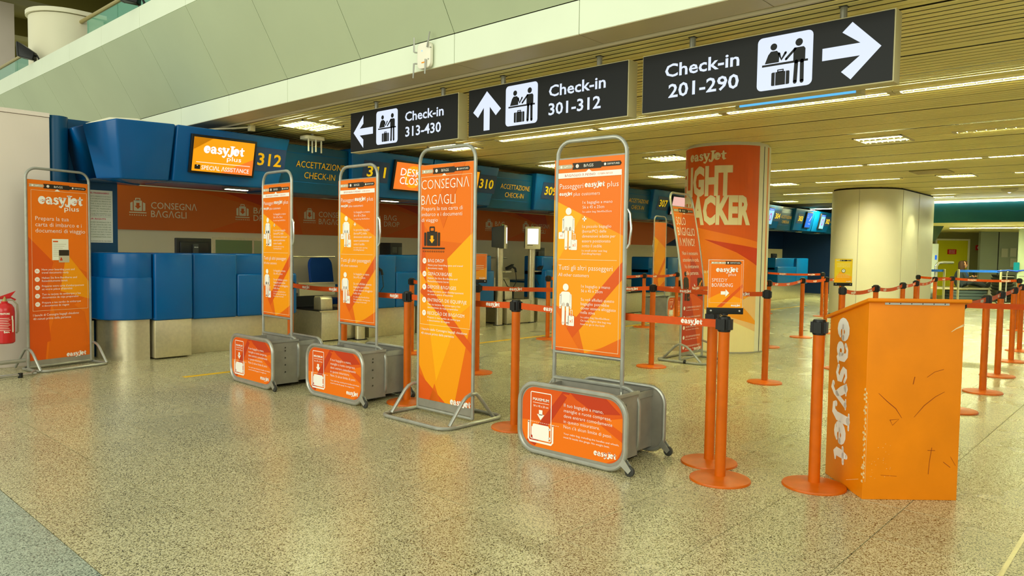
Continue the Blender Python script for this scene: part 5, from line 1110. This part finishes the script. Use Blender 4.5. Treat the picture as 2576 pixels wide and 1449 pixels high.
for a, b, lb, sg in (('F2', 'a', 'orange belt from the speedy boarding post passing behind the large bag sizer', .01), ('a', 'b', 'orange belt passing behind the tall banner to the post at its right', .012), ('b', 'c', 'orange belt passing behind the second bag sizer', .012), ('c', 'd', 'orange belt seen between the two small bag sizer posters', .012),
                     ('e', 'g', 'orange belt behind the tall banner in front of desk 311', .01), ('g', 'h', 'orange belt from the sign post behind the tall banner to the large bag sizer', .02), ('h', 'k', 'orange belt running in front of the round column, behind the speedy boarding sign', .02),
                     ('h', 'l', 'upper orange belt at the round column, behind the leaning banner', .03), ('f', 'i', 'orange belt from the lone post by desk 309, behind the large bag sizer', .02), ('i', 'j', 'short orange belt crossing the distant blank bag sizer', .02),
                     ('l', 'm', 'sagging orange belt from the round column to the lone post between columns', .04), ('m', 'n', 'short orange belt right of the lone post between the columns', .02), ('n', 'q', 'short orange belt running behind the yellow clock sign', .01), ('o', 'p', 'farthest orange belt between the columns, in front of the far blue desk', .02),
                     ('y', 'r', 'sagging orange belt starting at the yellow clock sign', .04), ('r', 's', 'sagging orange belt in front of the cream column, middle', .04), ('s', 't', 'sagging orange belt in front of the cream column, right end', .02), ('t', 'v', 'orange belt just right of the cream column', .05),
                     ('v', 'w', 'short far orange belt in front of the seated people', .01), ('w', 'x', 'long far orange belt below the blue belt on the right', .02), ('u', 'w', 'far straight orange belt from the cream column edge', .01),
                     ('A', 'B', 'orange belt emerging from behind the lectern to the nearest right post', .01), ('B', 'D', 'orange belt from the nearest right post rising to the next one', .01), ('D', 'E', 'orange belt between the second and third posts right of the lectern', .01), ('E', 'G', 'orange belt between the third and fourth posts right of the lectern', .01)):
    belt(a, b, lb, sg)
PT['Z'] = (8.05, .28)
belt('A', 'Z', 'wide plain orange belt leaving the picture at the right of the lectern', .0, 0)
# signs on posts
def post_sign(k, rz, label, kind):
    x, y = PT[k]
    t = thing('post_sign', label, 'sign', (x, y, 1.004), rz)
    mb = MB(); mb.lathe([(.02, 0), (.02, .012)], BLACK, seg=12); mb.box(-.108, -.010, .008, .108, .012, .046, BLACK); mb.build('holder', t, bevel=.002)
    for u in (-.085, .085): mb = MB(); mb.lathe([(.007, 0), (.005, .003), (0, .004)], CHROME, seg=10, fn=lambda a, b, c, u=u: (u+a, -.010-c, .028+b)); mb.build('screw', t)
    mb = MB(); mb.box(-.105, -.003, .046, .105, .003, .335, FACCA if kind != 1 else mat('sign_board_yellow', (226, 190, 40), .5)); mb.build('board', t)
    p = Pr(-.0035)
    if kind == 0:
        p.rect(-.101, .046, .101, .330, OR1, 1); p.poly([(-.101, .046), (.101, .046), (.101, .10), (-.02, .14), (-.101, .1)], OR2, 2); p.poly([(.101, .19), (.101, .17), (-.02, .05), (-.05, .05)], OR4, 3); p.rro(-.093, .075, .093, .310, .0005, .0012, CREAM, 4)
        navbar(p, -.09, .09, .316, .018, 5, act=2); p.logo(-.058, .272, .13, WHITE, 6); p.txt('plus', .015, .247, .017, WHITE, w=.045, l=6, bold=-.006)
        p.txt('SPEEDY', -.083, .212, .021, WHITE, w=.092, l=6, bold=-.01); p.txt('BOΛRDING', -.083, .182, .021, WHITE, w=.125, l=6)
        p.rect(-.028, .125, .002, .145, WHITE, 6); p.poly([(.0, .112), (.022, .135), (.0, .158)], WHITE, 6); p.logo(.035, .060, .055, WHITE, 6)
    elif kind == 1:
        p.rect(-.101, .046, .101, .330, mat('sign_yellow', (240, 204, 40), .5), 1); p.poly([(-.101, .05), (.101, .05), (.101, .12), (-.04, .18), (-.101, .1)], OR3, 2)
        navbar(p, -.09, .09, .314, .018, 5); p.circ(0, .190, .024, NAVD, 6, 20); p.circ(0, .190, .019, WHITE, 7, 20); p.strk([(0, .203), (0, .190), (.012, .190)], .003, NAVD, 8)
        for i in range(3): p.txt(['BΛG DROP CLOSES', '40 MINUTES BEFORE', 'DEPΛRTURE'][i], 0, .275-i*.018, .009, CREAM, al='C', w=.15, l=6); p.txt(['LΛ CONSEGNΛ BΛGΛGLI', 'CHIUDE 40 MINUTI', 'PRIMΛ DELLΛ PΛRTENZΛ'][i], 0, .148-i*.018, .009, CREAM, al='C', w=.15, l=6)
        p.logo(.035, .062, .055, WHITE, 6)
    else:
        p.rect(-.101, .046, .101, .330, OR1, 1); p.poly([(-.101, .046), (.101, .046), (.101, .18), (-.101, .1)], OR2, 2); p.rro(-.093, .075, .093, .310, .0005, .0012, CREAM, 4)
        for i in range(3): p.rect(-.07, .20-i*.02, .07, .205-i*.02, CREAM, 6)
        p.logo(.02, .060, .07, WHITE, 6)
    p.build('sign_print', t)
post_sign('F2', radians(-49), 'orange speedy boarding sign with a white arrow on the front barrier post', 0)
post_sign('y', radians(-50), 'yellow sign with a clock symbol on a barrier post left of the cream column', 1)
post_sign('g', radians(-49), 'orange post sign showing only its right edge behind the tall banner', 2)
# ------------------------------------------------------------ lectern
t = thing('lectern', 'orange painted plywood lectern with white vertical lettering and a sloping lid', 'lectern', (4.388, 1.306, 0), radians(-47.4))
w, d = .535, .49
hb, hf = 1.12, 0.985      # right face is the tall back, lid slopes down to the left side
mb = MB()
mb.hexa([(0, 0, 0), (w, 0, 0), (w, d, 0), (0, d, 0)], [(0, 0, hb), (w, 0, hb), (w, d, hf), (0, d, hf)], PAINT)
mb.build('body', t, bevel=.003)
mb = MB(); sl = (hb-hf)/d
mb.hexa([(-.022, -.03, hb+.002), (w+.022, -.03, hb+.002), (w+.022, d+.03, hf-.006), (-.022, d+.03, hf-.006)], [(-.022, -.03, hb+.022), (w+.022, -.03, hb+.022), (w+.022, d+.03, hf+.014), (-.022, d+.03, hf+.014)], PAINT); mb.build('lid', t, bevel=.005)
mb = MB(); mb.box(.085, -.004, hb-.016, .445, .0, hb-.001, CHROME); mb.tube([(.085, -.004, hb-.001), (.445, -.004, hb-.001)], .004, CHROME, 8)
hg = mb.build('hinge', t)
for i in range(6):
    mb = MB(); mb.lathe([(.0035, 0), (.002, .0012), (0, .0014)], DARKG, seg=8, fn=lambda a, b, c, i=i: (.11+i*.062+a, -.004-c, hb-.009+b)); mb.build('screw', hg)
mb = MB(); q = (lambda a: None)
for x_, z_ in ((.02, .75), ):
    pass
p = Pr(-.0006)
def scr_(pts, w_): p.strk(pts, w_, SCRAT, 1)
scr_([(.071, .605), (.12, .56), (.17, .52), (.205, .468)], [.002, .004, .004, .002]); scr_([(.440, .618), (.39, .59), (.33, .54), (.275, .473)], [.002, .003, .004, .002]); scr_([(.382, .30), (.372, .22), (.368, .15)], .003); scr_([(.36, .285), (.40, .285)], .003); scr_([(.43, .745), (.38, .73), (.34, .70)], .0025)
scr_([(.14, .455), (.19, .46), (.155, .425), (.14, .455)], .003); scr_([(.45, .22), (.49, .19)], .003); scr_([(.10, .14), (.19, .135)], .002); scr_([(.49, .25), (.52, .20)], .002); scr_([(.27, .70), (.262, .66)], .004)
p.strk([(.464, .957), (.49, .975), (.531, .995)], [.003, .006, .012], CHIP, 1)
for i in range(26): p.circ(random.uniform(.03, .17), random.uniform(.12, .32), random.uniform(.0008, .002), CHIP, 1, 6)
z = .10
random.seed(3)
for i in range(22):
    z += random.uniform(.012, .04)
    if z > .60: break
    p.poly([(-.0, z), (.006+random.random()*.004, z+.004), (.004, z+.016), (0, z+.02)], CHIP, 1)
p.line(.012, .10, .012, .55, .0015, CHIP, 1)
p.build('wear_marks', t)
# left face print: local -x side. u runs from the near edge to the far edge
p = Pr(-.0006)
p.logo(-(.303), .99, .865, WHITE, 1, vert=1); p.build('lettering', t, (0, 0, 0), -pi/2)
p = Pr(-.0006)
random.seed(5)
z = .06
for i in range(18):
    z += random.uniform(.015, .045)
    if z > .66: break
    wd = random.uniform(.006, .026); p.poly([(-.0, z), (-wd, z+.003), (-wd*.8, z+.014), (0, z+.018)], CHIP, 1)
p.strk([(-.36, .36), (-.352, .33)], .003, SCRAT, 1); p.strk([(-.05, .10), (-.2, .05)], .002, CHIP, 1)
p.build('side_print', t, (0, 0, 0), -pi/2)
# ------------------------------------------------------------ fire extinguisher stand
t = thing('extinguisher_stand', 'grey tube stand on the floor at the left edge carrying the extinguisher', 'stand', (2.08, 9.12, 0), radians(12))
mb = MB(); mb.tube([(-.5, .05, .03), (-.5, -.35, .03), (.12, -.35, .03), (.22, -.22, .03), (.26, 0, .03)], .014, GREYT, 8); mb.tube([(-.6, .02, .12), (.25, .02, .12)], .022, GREYT, 8); mb.tube([(-.03, .1, .05), (-.03, .1, 2.02)], .012, RAIL, 8); mb.tube([(-.5, -.1, .02), (.2, -.3, .02)], .012, GREYT, 8); mb.build('frame', t)
for a, b in ((-.2, -.35), (.02, -.35)): mb = MB(); mb.lathe([(.022, 0), (.022, .05)], BLACK, a, b, 10); mb.build('foot', t)
t = thing('fire_extinguisher', 'red fire extinguisher with a grey hose at the left picture edge', 'fire extinguisher', (2.12, 9.10, .33))
mb = MB(); mb.lathe([(0, .0), (.075, .0), (.088, .012), (.090, .03), (.090, .33), (.086, .37), (.065, .405), (.03, .425), (.03, .44)], RED, seg=28); mb.build('cylinder', t)
mb = MB(); mb.lathe([(.022, .43), (.022, .46), (.014, .47), (.014, .49)], RAIL, seg=12); mb.build('valve', t)
mb = MB(); mb.hexa([(-.05, -.012, .475), (.05, -.012, .48), (.05, .012, .48), (-.05, .012, .475)], [(-.05, -.012, .487), (.10, -.012, .545), (.10, .012, .545), (-.05, .012, .487)], RED); mb.tube([(-.04, 0, .47), (.06, 0, .475), (.10, 0, .45)], .009, RED, 6); mb.build('handle', t)
mb = MB(); mb.tube([(.02, -.02, .455), (.07, -.03, .45), (.105, -.035, .40), (.112, -.03, .3), (.11, -.02, .12), (.10, -.01, .10)], [.008, .008, .009, .010, .011, .008], mat('grey_hose', (150, 140, 120), .5), 8); mb.build('hose', t)
mb = MB()
def wrapb(a0, a1, z0, z1, m_, off=.0008, n=8):
    for i in range(n):
        a, b = a0+(a1-a0)*i/n, a0+(a1-a0)*(i+1)/n; r_ = .0905+off
        mb.poly([(r_*cos(a), r_*sin(a), z0), (r_*cos(b), r_*sin(b), z0), (r_*cos(b), r_*sin(b), z1), (r_*cos(a), r_*sin(a), z1)], m_)
wrapb(-1.05, -.85, .12, .25, PAPER); wrapb(-1.1, -.9, .25, .29, PAPER)
for i in range(8): wrapb(-2.6, -1.25-.1*(i % 3), .14+i*.018, .144+i*.018, PAPER)
def curved_txt(s, a0, v, cap, w_):
    vs, fs, tw = tmesh(s, .03); k = cap/CAPH; kx = w_/tw
    mb.mesh([(.0915*cos(a0+x*kx/.0915), .0915*sin(a0+x*kx/.0915), v+y*k) for x, y in vs], fs, PAPER)
curved_txt('ESTINTORE', -2.5, .305, .018, .11); curved_txt('Extra', -1.9, .115, .02, .05)
mb.build('label_print', t, smooth=0)
# ------------------------------------------------------------ put every stand-in pivot at the base of its thing
bpy.context.view_layer.update()
for o in list(C.objects):
    if o.type == 'EMPTY' and o.parent is None and o.location.length < 1e-6 or (o.type == 'EMPTY' and o.parent is None and o.name.split('.')[0] in ('baggage_scale', 'box_light')):
        pts = [c.matrix_world @ Vector(b) for c in o.children for b in c.bound_box if c.type == 'MESH']
        if not pts or o.get('kind') == 'structure' and o.name == 'floor': continue
        mn = [min(p[i] for p in pts) for i in range(3)]; mx = [max(p[i] for p in pts) for i in range(3)]
        b = Vector(((mn[0]+mx[0])/2, (mn[1]+mx[1])/2, mn[2])); dlt = b-o.location
        o.location = b
        for c in o.children: c.location = c.location-dlt
GR = {'bag_sizer': 'grey bag sizers with orange posters', 'banner_stand': 'orange banners in grey tube frames', 'barrier_post': 'orange barrier posts of the queue', 'barrier_belt': 'belts of the queue barriers', 'desk_header': 'blue header boxes above the desks', 'header_screen': 'screens on the desk header',
      'check_in_desk': 'blue check-in desks', 'baggage_scale': 'stainless baggage scales', 'office_chair': 'blue office chairs behind the desks', 'desk_monitor': 'black monitors on the desks', 'screen_kiosk': 'post kiosks at the scales', 'hanging_sign': 'lit check-in signs', 'access_point': 'white access points',
      'floodlight': 'black floodlights on the balcony edge', 'post_sign': 'small signs on barrier posts', 'person': 'people sitting on the far bench', 'luggage_trolley': 'chrome trolleys by the far pillar', 'grey_stanchion': 'grey posts with blue belts', 'paper_notice': 'notice sheets on the far grey wall', 'ceiling_lamp': 'long lamps beyond the main ceiling'}
for o in C.objects:
    n_ = o.name.split('.')[0]
    if o.parent is None and n_ in GR and 'label' in o: o['group'] = 'blue barrier belts' if 'blue' in o['label'] and n_ == 'barrier_belt' else GR[n_]
